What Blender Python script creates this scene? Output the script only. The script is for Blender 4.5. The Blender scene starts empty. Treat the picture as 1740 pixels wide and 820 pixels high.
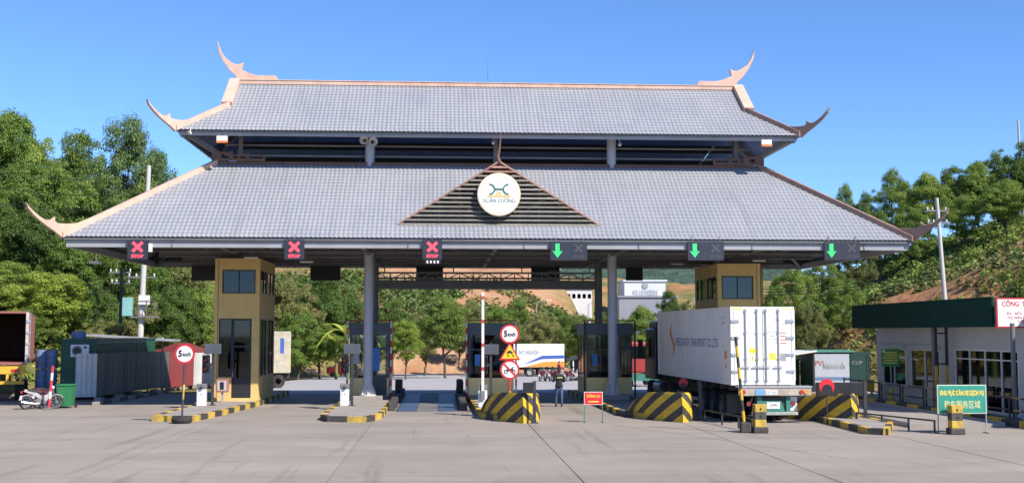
import bpy, bmesh, math, random
import numpy as np
from mathutils import Vector, Matrix, Euler
sc = bpy.context.scene
C = sc.collection
R = math.radians
random.seed(11)
rng = np.random.default_rng(5)

# ------------------------------------------------------------------ camera, sky, sun, exposure
FPX, CH = 2000.0, 3.33
YAW, PITCH = math.atan(120/FPX), math.atan(155/FPX)
cam_d = bpy.data.cameras.new('camera'); cam = bpy.data.objects.new('camera', cam_d); C.objects.link(cam)
cam.location = (0, 0, CH); cam.rotation_euler = (math.pi/2+PITCH, 0, -YAW)
cam_d.sensor_width = 36; cam_d.lens = 36*FPX/1740; cam_d.clip_start = .2; cam_d.clip_end = 6000
sc.camera = cam
SUN_EL, SUN_AZ = R(42), math.atan2(.70, -.714)        # azimuth of the sun from +Y towards +X
w = bpy.data.worlds.new('World'); sc.world = w; w.use_nodes = True
nt = w.node_tree; nt.nodes.clear()
sky = nt.nodes.new('ShaderNodeTexSky'); sky.sky_type = 'NISHITA'; sky.sun_disc = False
sky.sun_elevation = SUN_EL; sky.sun_rotation = SUN_AZ
sky.altitude = 0; sky.air_density = .72; sky.dust_density = .1; sky.ozone_density = 10.0
bg = nt.nodes.new('ShaderNodeBackground'); bg.inputs[1].default_value = .138
out = nt.nodes.new('ShaderNodeOutputWorld')
nt.links.new(sky.outputs[0], bg.inputs[0]); nt.links.new(bg.outputs[0], out.inputs[0])
sun_d = bpy.data.lights.new('sun', 'SUN'); sun_d.energy = 4.5; sun_d.angle = R(.53); sun_d.color = (1, .92, .81)
sun = bpy.data.objects.new('sun', sun_d); C.objects.link(sun)
sdir = Vector((math.sin(SUN_AZ)*math.cos(SUN_EL), math.cos(SUN_AZ)*math.cos(SUN_EL), math.sin(SUN_EL)))
sun.rotation_euler = sdir.to_track_quat('Z', 'Y').to_euler(); sun.location = (30, -20, 60)
sc.view_settings.view_transform = 'Standard'; sc.view_settings.look = 'None'
sc.view_settings.exposure = 0.68; sc.view_settings.gamma = 1.0

# ------------------------------------------------------------------ helpers
_F = Vector((math.sin(YAW)*math.cos(PITCH), math.cos(YAW)*math.cos(PITCH), math.sin(PITCH)))
_R = Vector((math.cos(YAW), -math.sin(YAW), 0)); _U = _R.cross(_F)
def P(u, v, Y):                                   # the point at depth Y seen at photo position (u, v)
    d = _F*FPX + _R*(u-870) - _U*(v-410)
    k = Y/d.y
    return Vector((d.x*k, Y, CH+d.z*k))
def XU(u, Y, v=600): return P(u, v, Y).x

def lin(c):
    return tuple((x/12.92 if x <= .04045 else ((x+.055)/1.055)**2.4) for x in c)
def hexc(s):
    return lin(tuple(int(s[i:i+2], 16)/255 for i in (0, 2, 4)))

MATS = {}
def M(name, col, rough=.6, var=.12, scale=3.0, bump=0.0, bscale=None, metal=0.0, emit=0.0, spec=.5, grime=0.0, gcol=(.06, .05, .04), stretch=(1, 1, 1), orand=0.0):
    if name in MATS: return MATS[name]
    m = bpy.data.materials.new(name); m.use_nodes = True; MATS[name] = m
    n = m.node_tree; L = n.links; b = n.nodes['Principled BSDF']
    b.inputs['Roughness'].default_value = rough; b.inputs['Metallic'].default_value = metal
    b.inputs['Specular IOR Level'].default_value = spec
    tc = n.nodes.new('ShaderNodeTexCoord'); mp = n.nodes.new('ShaderNodeMapping'); mp.inputs['Scale'].default_value = stretch
    L.new(tc.outputs['Object'], mp.inputs[0])
    nz = n.nodes.new('ShaderNodeTexNoise'); nz.inputs['Scale'].default_value = scale; nz.inputs['Detail'].default_value = 6; nz.inputs['Roughness'].default_value = .65
    L.new(mp.outputs[0], nz.inputs['Vector'])
    r = n.nodes.new('ShaderNodeValToRGB')
    r.color_ramp.elements[0].position = .3; r.color_ramp.elements[1].position = .7
    r.color_ramp.elements[0].color = (*[max(0, c*(1-var)) for c in col], 1); r.color_ramp.elements[1].color = (*[min(1, c*(1+var)) for c in col], 1)
    L.new(nz.outputs[0], r.inputs[0]); cur = r.outputs[0]
    if grime:
        n2 = n.nodes.new('ShaderNodeTexNoise'); n2.inputs['Scale'].default_value = scale*.45; n2.inputs['Detail'].default_value = 8; n2.inputs['Roughness'].default_value = .7
        m2 = n.nodes.new('ShaderNodeMapping'); m2.inputs['Scale'].default_value = (1, 1, .35); m2.inputs['Location'].default_value = (3.1, 7.7, 1.3)
        L.new(tc.outputs['Object'], m2.inputs[0]); L.new(m2.outputs[0], n2.inputs['Vector'])
        r2 = n.nodes.new('ShaderNodeValToRGB'); r2.color_ramp.elements[0].position = .48; r2.color_ramp.elements[1].position = .75
        r2.color_ramp.elements[0].color = (0, 0, 0, 1); r2.color_ramp.elements[1].color = (grime, grime, grime, 1)
        L.new(n2.outputs[0], r2.inputs[0])
        mx = n.nodes.new('ShaderNodeMixRGB'); mx.inputs[2].default_value = (*gcol, 1)
        L.new(r2.outputs[0], mx.inputs[0]); L.new(cur, mx.inputs[1]); cur = mx.outputs[0]
    if orand:
        oi = n.nodes.new('ShaderNodeObjectInfo'); hs = n.nodes.new('ShaderNodeHueSaturation')
        mr = n.nodes.new('ShaderNodeMapRange'); mr.inputs[3].default_value = 1-orand; mr.inputs[4].default_value = 1+orand
        L.new(oi.outputs['Random'], mr.inputs[0]); L.new(mr.outputs[0], hs.inputs['Value']); L.new(cur, hs.inputs['Color']); cur = hs.outputs[0]
    L.new(cur, b.inputs['Base Color'])
    if emit:
        L.new(cur, b.inputs['Emission Color']); b.inputs['Emission Strength'].default_value = emit
    if bump:
        bp = n.nodes.new('ShaderNodeBump'); bp.inputs['Strength'].default_value = bump; bp.inputs['Distance'].default_value = .02
        n3 = n.nodes.new('ShaderNodeTexNoise'); n3.inputs['Scale'].default_value = bscale or scale*6; n3.inputs['Detail'].default_value = 5
        L.new(tc.outputs['Object'], n3.inputs['Vector']); L.new(n3.outputs[0], bp.inputs['Height']); L.new(bp.outputs[0], b.inputs['Normal'])
    return m

def stripes(name, ca, cb, vec, period, duty=.5, radial=0.0, rough=.6, dirt=.25):
    """Two-colour painted bands: value = dot(object position, vec) + radial*|xy|, one pair every period."""
    if name in MATS: return MATS[name]
    m = bpy.data.materials.new(name); m.use_nodes = True; MATS[name] = m
    n = m.node_tree; L = n.links; b = n.nodes['Principled BSDF']; b.inputs['Roughness'].default_value = rough
    tc = n.nodes.new('ShaderNodeTexCoord')
    dp = n.nodes.new('ShaderNodeVectorMath'); dp.operation = 'DOT_PRODUCT'; dp.inputs[1].default_value = vec
    L.new(tc.outputs['Object'], dp.inputs[0]); val = dp.outputs['Value']
    def math_(op, a, bb):
        k = n.nodes.new('ShaderNodeMath'); k.operation = op
        for i, x in enumerate((a, bb)):
            if isinstance(x, (int, float)): k.inputs[i].default_value = x
            elif x is not None: L.new(x, k.inputs[i])
        return k.outputs[0]
    if radial:
        fl = n.nodes.new('ShaderNodeVectorMath'); fl.operation = 'MULTIPLY'; fl.inputs[1].default_value = (1, 1, 0)
        L.new(tc.outputs['Object'], fl.inputs[0])
        ln = n.nodes.new('ShaderNodeVectorMath'); ln.operation = 'LENGTH'; L.new(fl.outputs[0], ln.inputs[0])
        val = math_('ADD', val, math_('MULTIPLY', ln.outputs['Value'], radial))
    fr = math_('FRACT', math_('DIVIDE', math_('ADD', val, 100*period), period), None)
    gt = math_('GREATER_THAN', fr, duty)
    mx = n.nodes.new('ShaderNodeMixRGB'); mx.inputs[1].default_value = (*ca, 1); mx.inputs[2].default_value = (*cb, 1); L.new(gt, mx.inputs[0])
    nz = n.nodes.new('ShaderNodeTexNoise'); nz.inputs['Scale'].default_value = 5; nz.inputs['Detail'].default_value = 8; nz.inputs['Roughness'].default_value = .7
    L.new(tc.outputs['Object'], nz.inputs['Vector'])
    rr = n.nodes.new('ShaderNodeValToRGB'); rr.color_ramp.elements[0].position = .45; rr.color_ramp.elements[1].position = .8
    rr.color_ramp.elements[0].color = (0, 0, 0, 1); rr.color_ramp.elements[1].color = (dirt*2,)*3+(1,)
    L.new(nz.outputs[0], rr.inputs[0])
    m2 = n.nodes.new('ShaderNodeMixRGB'); m2.inputs[2].default_value = (.13, .11, .09, 1)
    L.new(rr.outputs[0], m2.inputs[0]); L.new(mx.outputs[0], m2.inputs[1]); L.new(m2.outputs[0], b.inputs['Base Color'])
    return m

def glass(name, tint=(.5, .55, .58), refl=1.0):
    if name in MATS: return MATS[name]
    m = bpy.data.materials.new(name); m.use_nodes = True; MATS[name] = m
    n = m.node_tree; L = n.links; n.nodes.remove(n.nodes['Principled BSDF'])
    tr = n.nodes.new('ShaderNodeBsdfTransparent'); tr.inputs[0].default_value = (*tint, 1)
    gl = n.nodes.new('ShaderNodeBsdfGlossy'); gl.inputs['Roughness'].default_value = .03; gl.inputs[0].default_value = (.9, .92, .95, 1)
    lw = n.nodes.new('ShaderNodeFresnel'); lw.inputs[0].default_value = 1.55
    mx = n.nodes.new('ShaderNodeMixShader'); L.new(lw.outputs[0], mx.inputs[0]); L.new(tr.outputs[0], mx.inputs[1]); L.new(gl.outputs[0], mx.inputs[2])
    L.new(mx.outputs[0], n.nodes['Material Output'].inputs[0])
    return m

class MB:
    def __init__(s): s.v = []; s.f = []; s.m = []
    def add(s, vs, fs, m=0):
        o = len(s.v); s.v += [tuple(p) for p in vs]; s.f += [tuple(i+o for i in f) for f in fs]; s.m += [m]*len(fs); return s
    def box(s, x0, x1, y0, y1, z0, z1, m=0):
        return s.add([(x0, y0, z0), (x1, y0, z0), (x1, y1, z0), (x0, y1, z0), (x0, y0, z1), (x1, y0, z1), (x1, y1, z1), (x0, y1, z1)],
                     [(0, 3, 2, 1), (4, 5, 6, 7), (0, 1, 5, 4), (1, 2, 6, 5), (2, 3, 7, 6), (3, 0, 4, 7)], m)
    def bar(s, a, b, wd, ht, m=0, up=(0, 0, 1)):
        a = Vector(a); b = Vector(b); d = (b-a).normalized(); up = Vector(up)
        if abs(d.dot(up)) > .99: up = Vector((1, 0, 0))
        x = d.cross(up).normalized()*wd/2; y = x.cross(d).normalized()*ht/2
        q = [a-x-y, a+x-y, a+x+y, a-x+y, b-x-y, b+x-y, b+x+y, b-x+y]
        return s.add(q, [(0, 1, 2, 3), (7, 6, 5, 4), (0, 4, 5, 1), (1, 5, 6, 2), (2, 6, 7, 3), (3, 7, 4, 0)], m)
    def cyl(s, a, b, r0, r1=None, n=12, m=0, caps=True):
        a = Vector(a); b = Vector(b); r1 = r0 if r1 is None else r1; d = (b-a).normalized()
        x = d.orthogonal().normalized(); y = d.cross(x); vs = []
        for p, r in ((a, r0), (b, r1)):
            for i in range(n):
                t = 2*math.pi*i/n; vs.append(p+x*r*math.cos(t)+y*r*math.sin(t))
        fs = [(i, (i+1) % n, n+(i+1) % n, n+i) for i in range(n)]
        if caps: fs += [tuple(range(n-1, -1, -1)), tuple(range(n, 2*n))]
        return s.add(vs, fs, m)
    def tube(s, pts, r, n=6, m=0):
        pts = [Vector(p) for p in pts]; rs = r if isinstance(r, (list, tuple)) else [r]*len(pts); vs = []; x = None
        for k, p in enumerate(pts):
            d = (pts[min(k+1, len(pts)-1)]-pts[max(k-1, 0)]).normalized()
            x = d.orthogonal().normalized() if x is None else (x-d*x.dot(d)).normalized()
            y = d.cross(x)
            for i in range(n):
                t = 2*math.pi*i/n; vs.append(p+x*rs[k]*math.cos(t)+y*rs[k]*math.sin(t))
        fs = [(k*n+i, k*n+(i+1) % n, (k+1)*n+(i+1) % n, (k+1)*n+i) for k in range(len(pts)-1) for i in range(n)]
        fs += [tuple(range(n-1, -1, -1)), tuple((len(pts)-1)*n+i for i in range(n))]
        return s.add(vs, fs, m)
    def lathe(s, prof, n=20, o=(0, 0, 0), axis='Z', m=0):
        o = Vector(o); vs = []
        for r, z in prof:
            for i in range(n):
                t = 2*math.pi*i/n; a, b = r*math.cos(t), r*math.sin(t)
                vs.append(o+Vector({'Z': (a, b, z), 'Y': (a, z, -b), 'X': (z, a, b)}[axis]))
        k = len(prof)
        fs = [(j*n+i, j*n+(i+1) % n, (j+1)*n+(i+1) % n, (j+1)*n+i) for j in range(k-1) for i in range(n)]
        return s.add(vs, fs, m)
    def prism(s, pts, fn, d0, d1, m=0):
        """outline pts [(a, b)] swept from d0 to d1; fn(a, b, d) gives the point"""
        n = len(pts); vs = [fn(a, b, d0) for a, b in pts]+[fn(a, b, d1) for a, b in pts]
        return s.add(vs, [tuple(range(n)), tuple(range(2*n-1, n-1, -1))]+[(i, n+i, n+(i+1) % n, (i+1) % n) for i in range(n)], m)
    def disc(s, c, r, y0, y1, n=28, m=0): return s.cyl((c[0], y0, c[1]), (c[0], y1, c[1]), r, r, n, m)
    def mesh(s, name, mats):
        me = bpy.data.meshes.new(name); me.from_pydata([tuple(p) for p in s.v], [], s.f)
        for x in (mats if isinstance(mats, (list, tuple)) else [mats]): me.materials.append(x)
        if len(me.materials) > 1: me.polygons.foreach_set('material_index', s.m)
        bm = bmesh.new(); bm.from_mesh(me); bmesh.ops.recalc_face_normals(bm, faces=bm.faces); bm.to_mesh(me); bm.free()
        return me
    def build(s, name, mats, parent=None, loc=None, rot=None, smooth=0, bevel=0, seg=2):
        o = obj(name, s.mesh(name, mats), parent, loc, rot)
        if smooth: shade(o.data, smooth)
        if bevel: bev(o, bevel, seg)
        return o

def shade(me, ang):
    me.polygons.foreach_set('use_smooth', [True]*len(me.polygons))
    if ang < 180:
        me.set_sharp_from_angle(angle=R(ang))
def bev(o, wdt, seg=2):
    b = o.modifiers.new('bevel', 'BEVEL'); b.width = wdt; b.segments = seg; b.limit_method = 'ANGLE'; b.angle_limit = R(40)
def obj(name, me, parent=None, loc=None, rot=None):
    o = bpy.data.objects.new(name, me); C.objects.link(o)
    if parent is not None: o.parent = parent
    if loc is not None: o.location = loc
    if rot is not None: o.rotation_euler = rot
    return o
def tag(o, label=None, cat=None, group=None, kind=None):
    for k, v in (('label', label), ('category', cat), ('group', group), ('kind', kind)):
        if v: o[k] = v
    return o
def thing(name, label, cat, loc=(0, 0, 0), rz=0, group=None):
    o = bpy.data.objects.new(name, None); C.objects.link(o); o.location = loc; o.rotation_euler = (0, 0, rz); o.empty_display_size = .3
    return tag(o, label, cat, group)
def dup(root, loc, rz=None, label=None, group=None, scale=None):
    def cp(o, par):
        c = o.copy(); C.objects.link(c)
        if par is not None: c.parent = par
        for ch in [x for x in o.children]: cp(ch, c)
        return c
    r = cp(root, None); r.location = loc
    if rz is not None: r.rotation_euler = (0, 0, rz)
    if label: r['label'] = label
    if group: r['group'] = group
    if scale: r.scale = (scale,)*3 if isinstance(scale, (int, float)) else scale
    return r
def struct(o): o['kind'] = 'structure'; return o
def text(name, body, h, mat, parent, loc, rot=(math.pi/2, 0, 0), width=None, align='CENTER', ext=.003, bold=0.0):
    cu = bpy.data.curves.new(name, 'FONT'); cu.body = body; cu.align_x = align; cu.align_y = 'CENTER'; cu.extrude = ext; cu.offset = bold; cu.resolution_u = 3; cu.size = 1
    t = bpy.data.objects.new(name, cu); C.objects.link(t)
    me = bpy.data.meshes.new_from_object(t.evaluated_get(bpy.context.evaluated_depsgraph_get()))
    bpy.data.objects.remove(t); bpy.data.curves.remove(cu)
    xs = [v.co.x for v in me.vertices]; sx = sy = h/.73
    if width: sx = width/(max(xs)-min(xs))
    me.transform(Matrix.Diagonal((sx, sy, 1, 1))); me.materials.clear(); me.materials.append(mat)
    return obj(name, me, parent, loc, rot)
RX = (math.pi/2, 0, 0); RNX = (math.pi/2, 0, -math.pi/2)

def wall_panel(mb, u0, u1, z0, z1, holes, fn, m=0):
    """wall of boxes round openings; fn(u, z, side 0/1) -> point"""
    us = sorted({u0, u1, *[h[0] for h in holes], *[h[1] for h in holes]}); zs = sorted({z0, z1, *[h[2] for h in holes], *[h[3] for h in holes]})
    for i in range(len(us)-1):
        j = 0
        while j < len(zs)-1:
            def hole(jj): return any(h[0] <= us[i] < h[1] and h[2] <= zs[jj] < h[3] for h in holes)
            if hole(j): j += 1; continue
            k = j
            while k+1 < len(zs)-1 and not hole(k+1): k += 1
            q = [fn(us[i], zs[j], 0), fn(us[i+1], zs[j], 0), fn(us[i+1], zs[j], 1), fn(us[i], zs[j], 1), fn(us[i], zs[k+1], 0), fn(us[i+1], zs[k+1], 0), fn(us[i+1], zs[k+1], 1), fn(us[i], zs[k+1], 1)]
            mb.add(q, [(0, 3, 2, 1), (4, 5, 6, 7), (0, 1, 5, 4), (1, 2, 6, 5), (2, 3, 7, 6), (3, 0, 4, 7)], m); j = k+1
    return mb
# ------------------------------------------------------------------ palette
YEL = (.66, .42, .03); BLK = (.028, .027, .026); RED = (.55, .02, .03)
def concrete_mat():
    m = bpy.data.materials.new('slab_concrete'); m.use_nodes = True
    n = m.node_tree; L = n.links; b = n.nodes['Principled BSDF']; b.inputs['Roughness'].default_value = .88; b.inputs['Specular IOR Level'].default_value = .3
    ge = n.nodes.new('ShaderNodeNewGeometry')
    def noise(scale, stretch, det=7, rough=.65):
        mp = n.nodes.new('ShaderNodeMapping'); mp.inputs['Scale'].default_value = stretch; L.new(ge.outputs['Position'], mp.inputs[0])
        k = n.nodes.new('ShaderNodeTexNoise'); k.inputs['Scale'].default_value = scale; k.inputs['Detail'].default_value = det; k.inputs['Roughness'].default_value = rough; L.new(mp.outputs[0], k.inputs['Vector']); return k.outputs[0]
    def ramp(src, p0, p1, c0, c1):
        r = n.nodes.new('ShaderNodeValToRGB'); e = r.color_ramp.elements; e[0].position = p0; e[0].color = (*c0, 1); e[1].position = p1; e[1].color = (*c1, 1); L.new(src, r.inputs[0]); return r.outputs[0]
    def mix(f, a, col):
        k = n.nodes.new('ShaderNodeMixRGB'); L.new(f, k.inputs[0]); L.new(a, k.inputs[1]); k.inputs[2].default_value = (*col, 1); return k.outputs[0]
    c = ramp(noise(.45, (.5, 1.0, 1)), .3, .7, (.248, .216, .186), (.330, .288, .250))
    c = mix(ramp(noise(.5, (.12, 1.3, 1)), .52, .74, (0, 0, 0), (.45, .45, .45)), c, (.185, .16, .138))      # dusty drag marks across the yard
    c = mix(ramp(noise(.9, (1.6, .07, 1)), .56, .74, (0, 0, 0), (.7, .7, .7)), c, (.14, .122, .105))       # tyre tracks into the lanes
    c = mix(ramp(noise(1.1, (1, 1, 1), 3), .68, .76, (0, 0, 0), (.6, .6, .6)), c, (.12, .105, .095))        # oil drips
    c = mix(ramp(noise(.33, (1, 1, 1), 9, .75), .58, .72, (0, 0, 0), (.5, .5, .5)), c, (.36, .315, .28))    # pale worn patches
    oi = n.nodes.new('ShaderNodeObjectInfo'); hs = n.nodes.new('ShaderNodeHueSaturation'); mr = n.nodes.new('ShaderNodeMapRange'); mr.inputs[3].default_value = .93; mr.inputs[4].default_value = 1.06
    L.new(oi.outputs['Random'], mr.inputs[0]); L.new(mr.outputs[0], hs.inputs['Value']); L.new(c, hs.inputs['Color']); L.new(hs.outputs[0], b.inputs['Base Color'])
    bp = n.nodes.new('ShaderNodeBump'); bp.inputs['Strength'].default_value = .3; bp.inputs['Distance'].default_value = .01; L.new(noise(25, (1, 1, 1), 6), bp.inputs['Height']); L.new(bp.outputs[0], b.inputs['Normal'])
    return m
m_conc = concrete_mat()
m_joint = M('joint_dark', (.07, .06, .055), .95)
m_asph = M('pale_asphalt', (.36, .35, .355), .9, .12, .6, .3, 50, grime=.3, gcol=(.14, .13, .125))
m_islc = M('island_concrete', (.30, .27, .245), .9, .15, 1.5, .3, 40, grime=.35, gcol=(.14, .12, .1))
m_kyel = M('kerb_yellow', (.60, .40, .05), .75, .22, 6, .3, 30, grime=.85, gcol=(.2, .15, .09), orand=.08)
m_kblk = M('kerb_black', (.045, .042, .04), .75, .25, 4, .3, 30, grime=.5, gcol=(.16, .14, .12), orand=.15)
m_steel = M('grey_painted_steel', (.33, .34, .36), .5, .1, 2, grime=.2)
m_steel2 = M('grey_beam_steel', (.17, .17, .175), .6, .15, 2, grime=.2)
m_fascia = M('fascia_grey', (.31, .32, .34), .5, .08, 1, grime=.25)
m_dark = M('dark_steel', (.035, .035, .038), .55, .2, 3)
m_black = M('black_plastic', (.018, .018, .02), .45, .2, 4)
m_white = M('white_paint', (.74, .73, .70), .5, .05, 2, grime=.15, gcol=(.35, .32, .28))
m_whitec = M('white_sign', (.80, .79, .76), .45, .03, 2)
m_red = M('red_paint', (.50, .025, .03), .5, .1, 3, grime=.15)
m_blk = M('black_paint', (.02, .02, .022), .5, .1, 3)
m_pink = M('ridge_terracotta', (.60, .41, .32), .8, .12, 2.5, .2, 20, grime=.45, gcol=(.30, .17, .12))
m_brown = M('brown_timber', (.16, .085, .062), .7, .2, 3, .2)
m_slat = M('louvre_slat', (.20, .195, .165), .6, .2, 2, grime=.4, gcol=(.20, .10, .08), orand=.25)
m_slatp = M('louvre_slat_pink', (.34, .20, .155), .65, .2, 2, grime=.4, gcol=(.12, .10, .08), orand=.2)
m_yellow = M('tower_yellow', (.66, .46, .17), .8, .10, 1.1, .15, 60, grime=.42, gcol=(.33, .23, .10))
m_frame = M('window_frame_black', (.02, .02, .022), .45, .1)
m_glass = glass('window_glass', (.42, .47, .5))
m_glassd = glass('dark_glass', (.16, .2, .22))
m_inner = M('interior_wall', (.25, .25, .24), .8)
m_rw = stripes('red_white_bands', (.55, .04, .03), (.72, .70, .66), (0, 0, 1), .62, .5)
m_yb = stripes('yellow_black_chevrons', (.70, .46, .025), (.045, .043, .042), (0, 0, 1), .66, .5, radial=.62, dirt=.34)
m_ybz = stripes('yellow_black_bands', BLK, YEL, (0, 0, 1), .72, .5)
m_rubber = M('tyre_rubber', (.022, .021, .02), .85, .25, 6, .3, grime=.5, gcol=(.14, .12, .1))

# ------------------------------------------------------------------ roof tiles material: grey-blue glaze, each tile a little different
def tile_mat():
    m = bpy.data.materials.new('roof_tile_glaze'); m.use_nodes = True
    n = m.node_tree; L = n.links; b = n.nodes['Principled BSDF']; b.inputs['Roughness'].default_value = .42; b.inputs['Specular IOR Level'].default_value = .45
    tc = n.nodes.new('ShaderNodeTexCoord')
    sn = n.nodes.new('ShaderNodeVectorMath'); sn.operation = 'SNAP'; sn.inputs[1].default_value = (.2, .25, .25); L.new(tc.outputs['Object'], sn.inputs[0])
    wn = n.nodes.new('ShaderNodeTexWhiteNoise'); L.new(sn.outputs[0], wn.inputs[0])
    nz = n.nodes.new('ShaderNodeTexNoise'); nz.inputs['Scale'].default_value = .35; nz.inputs['Detail'].default_value = 6; L.new(tc.outputs['Object'], nz.inputs['Vector'])
    r = n.nodes.new('ShaderNodeValToRGB'); e = r.color_ramp.elements
    e[0].position = .25; e[0].color = (.272, .286, .318, 1); e[1].position = .75; e[1].color = (.33, .338, .362, 1)
    ad = n.nodes.new('ShaderNodeMath'); ad.operation = 'MULTIPLY_ADD'; ad.inputs[1].default_value = .2; L.new(wn.outputs[0], ad.inputs[0])
    s2 = n.nodes.new('ShaderNodeMath'); s2.operation = 'SUBTRACT'; s2.inputs[1].default_value = .1; L.new(nz.outputs[0], s2.inputs[0]); L.new(s2.outputs[0], ad.inputs[2])
    L.new(ad.outputs[0], r.inputs[0])
    n2 = n.nodes.new('ShaderNodeTexNoise'); n2.inputs['Scale'].default_value = .8; n2.inputs['Detail'].default_value = 9; n2.inputs['Roughness'].default_value = .7; L.new(tc.outputs['Object'], n2.inputs['Vector'])
    r2 = n.nodes.new('ShaderNodeValToRGB'); r2.color_ramp.elements[0].position = .55; r2.color_ramp.elements[0].color = (0, 0, 0, 1); r2.color_ramp.elements[1].position = .8; r2.color_ramp.elements[1].color = (.5, .5, .5, 1)
    L.new(n2.outputs[0], r2.inputs[0])
    mx = n.nodes.new('ShaderNodeMixRGB'); mx.inputs[2].default_value = (.33, .30, .25, 1); L.new(r2.outputs[0], mx.inputs[0]); L.new(r.outputs[0], mx.inputs[1])
    mp = n.nodes.new('ShaderNodeMapping'); mp.inputs['Scale'].default_value = (2.2, .16, .16); L.new(tc.outputs['Object'], mp.inputs[0])
    n3 = n.nodes.new('ShaderNodeTexNoise'); n3.inputs['Scale'].default_value = 1.0; n3.inputs['Detail'].default_value = 7; n3.inputs['Roughness'].default_value = .65; L.new(mp.outputs[0], n3.inputs['Vector'])
    r3 = n.nodes.new('ShaderNodeValToRGB'); r3.color_ramp.elements[0].position = .5; r3.color_ramp.elements[0].color = (0, 0, 0, 1); r3.color_ramp.elements[1].position = .78; r3.color_ramp.elements[1].color = (.32, .32, .32, 1)
    L.new(n3.outputs[0], r3.inputs[0]); m3 = n.nodes.new('ShaderNodeMixRGB'); m3.inputs[2].default_value = (.15, .155, .165, 1); L.new(r3.outputs[0], m3.inputs[0]); L.new(mx.outputs[0], m3.inputs[1]); L.new(m3.outputs[0], b.inputs['Base Color'])
    return m
m_tile = tile_mat()

# ------------------------------------------------------------------ terrain
def zb(y): return np.interp(y, [66, 140], [0, -1.7])
def _noise(x, y):
    return (np.sin(x*.13+1.3)*np.sin(y*.11+.4)*.9+np.sin(x*.31+y*.17)*.45+np.sin(x*.53-y*.47+2)*.3+np.sin(x*1.1+y*.9)*.12)
def hgt(x, y):
    x = np.asarray(x, float); y = np.asarray(y, float)
    a = -x-np.interp(y, [40, 55, 72, 100, 125, 140, 150, 165], [40, 30, 24.5, 21, 18, 12, 5, 0])
    b = y-np.interp(x, [-20, -5, 12, 22, 30, 60], [138, 147, 150, 170, 230, 260])
    c = x-np.interp(y, [40, 62, 72, 82, 110, 150, 200, 300], [48, 42, 33, 27.5, 25.5, 30, 45, 70])
    a, b, c = (np.maximum(q, 0) for q in (a, b, c))
    hl = 17*(1-np.exp(-a/24)); hb = 25*(1-np.exp(-b/58)); hr = 23*(1-np.exp(-c/30))
    h = np.maximum(np.maximum(hl, hb), hr)
    return zb(y)+h+_noise(x, y)*np.clip(h/6, 0, 1)*.7-.06
xs = np.arange(-170, 181, 2.0); ys = np.arange(-30, 361, 2.0)
XX, YY = np.meshgrid(xs, ys); ZZ = hgt(XX, YY)
nx, ny = len(xs), len(ys)
tv = np.stack([XX.ravel(), YY.ravel(), ZZ.ravel()], 1)
ii = (np.arange(ny-1)[:, None]*nx+np.arange(nx-1)[None, :]).ravel()
tf = np.stack([ii, ii+1, ii+1+nx, ii+nx], 1)
tm = bpy.data.meshes.new('hillside'); tm.from_pydata(tv.tolist(), [], tf.tolist())
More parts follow.
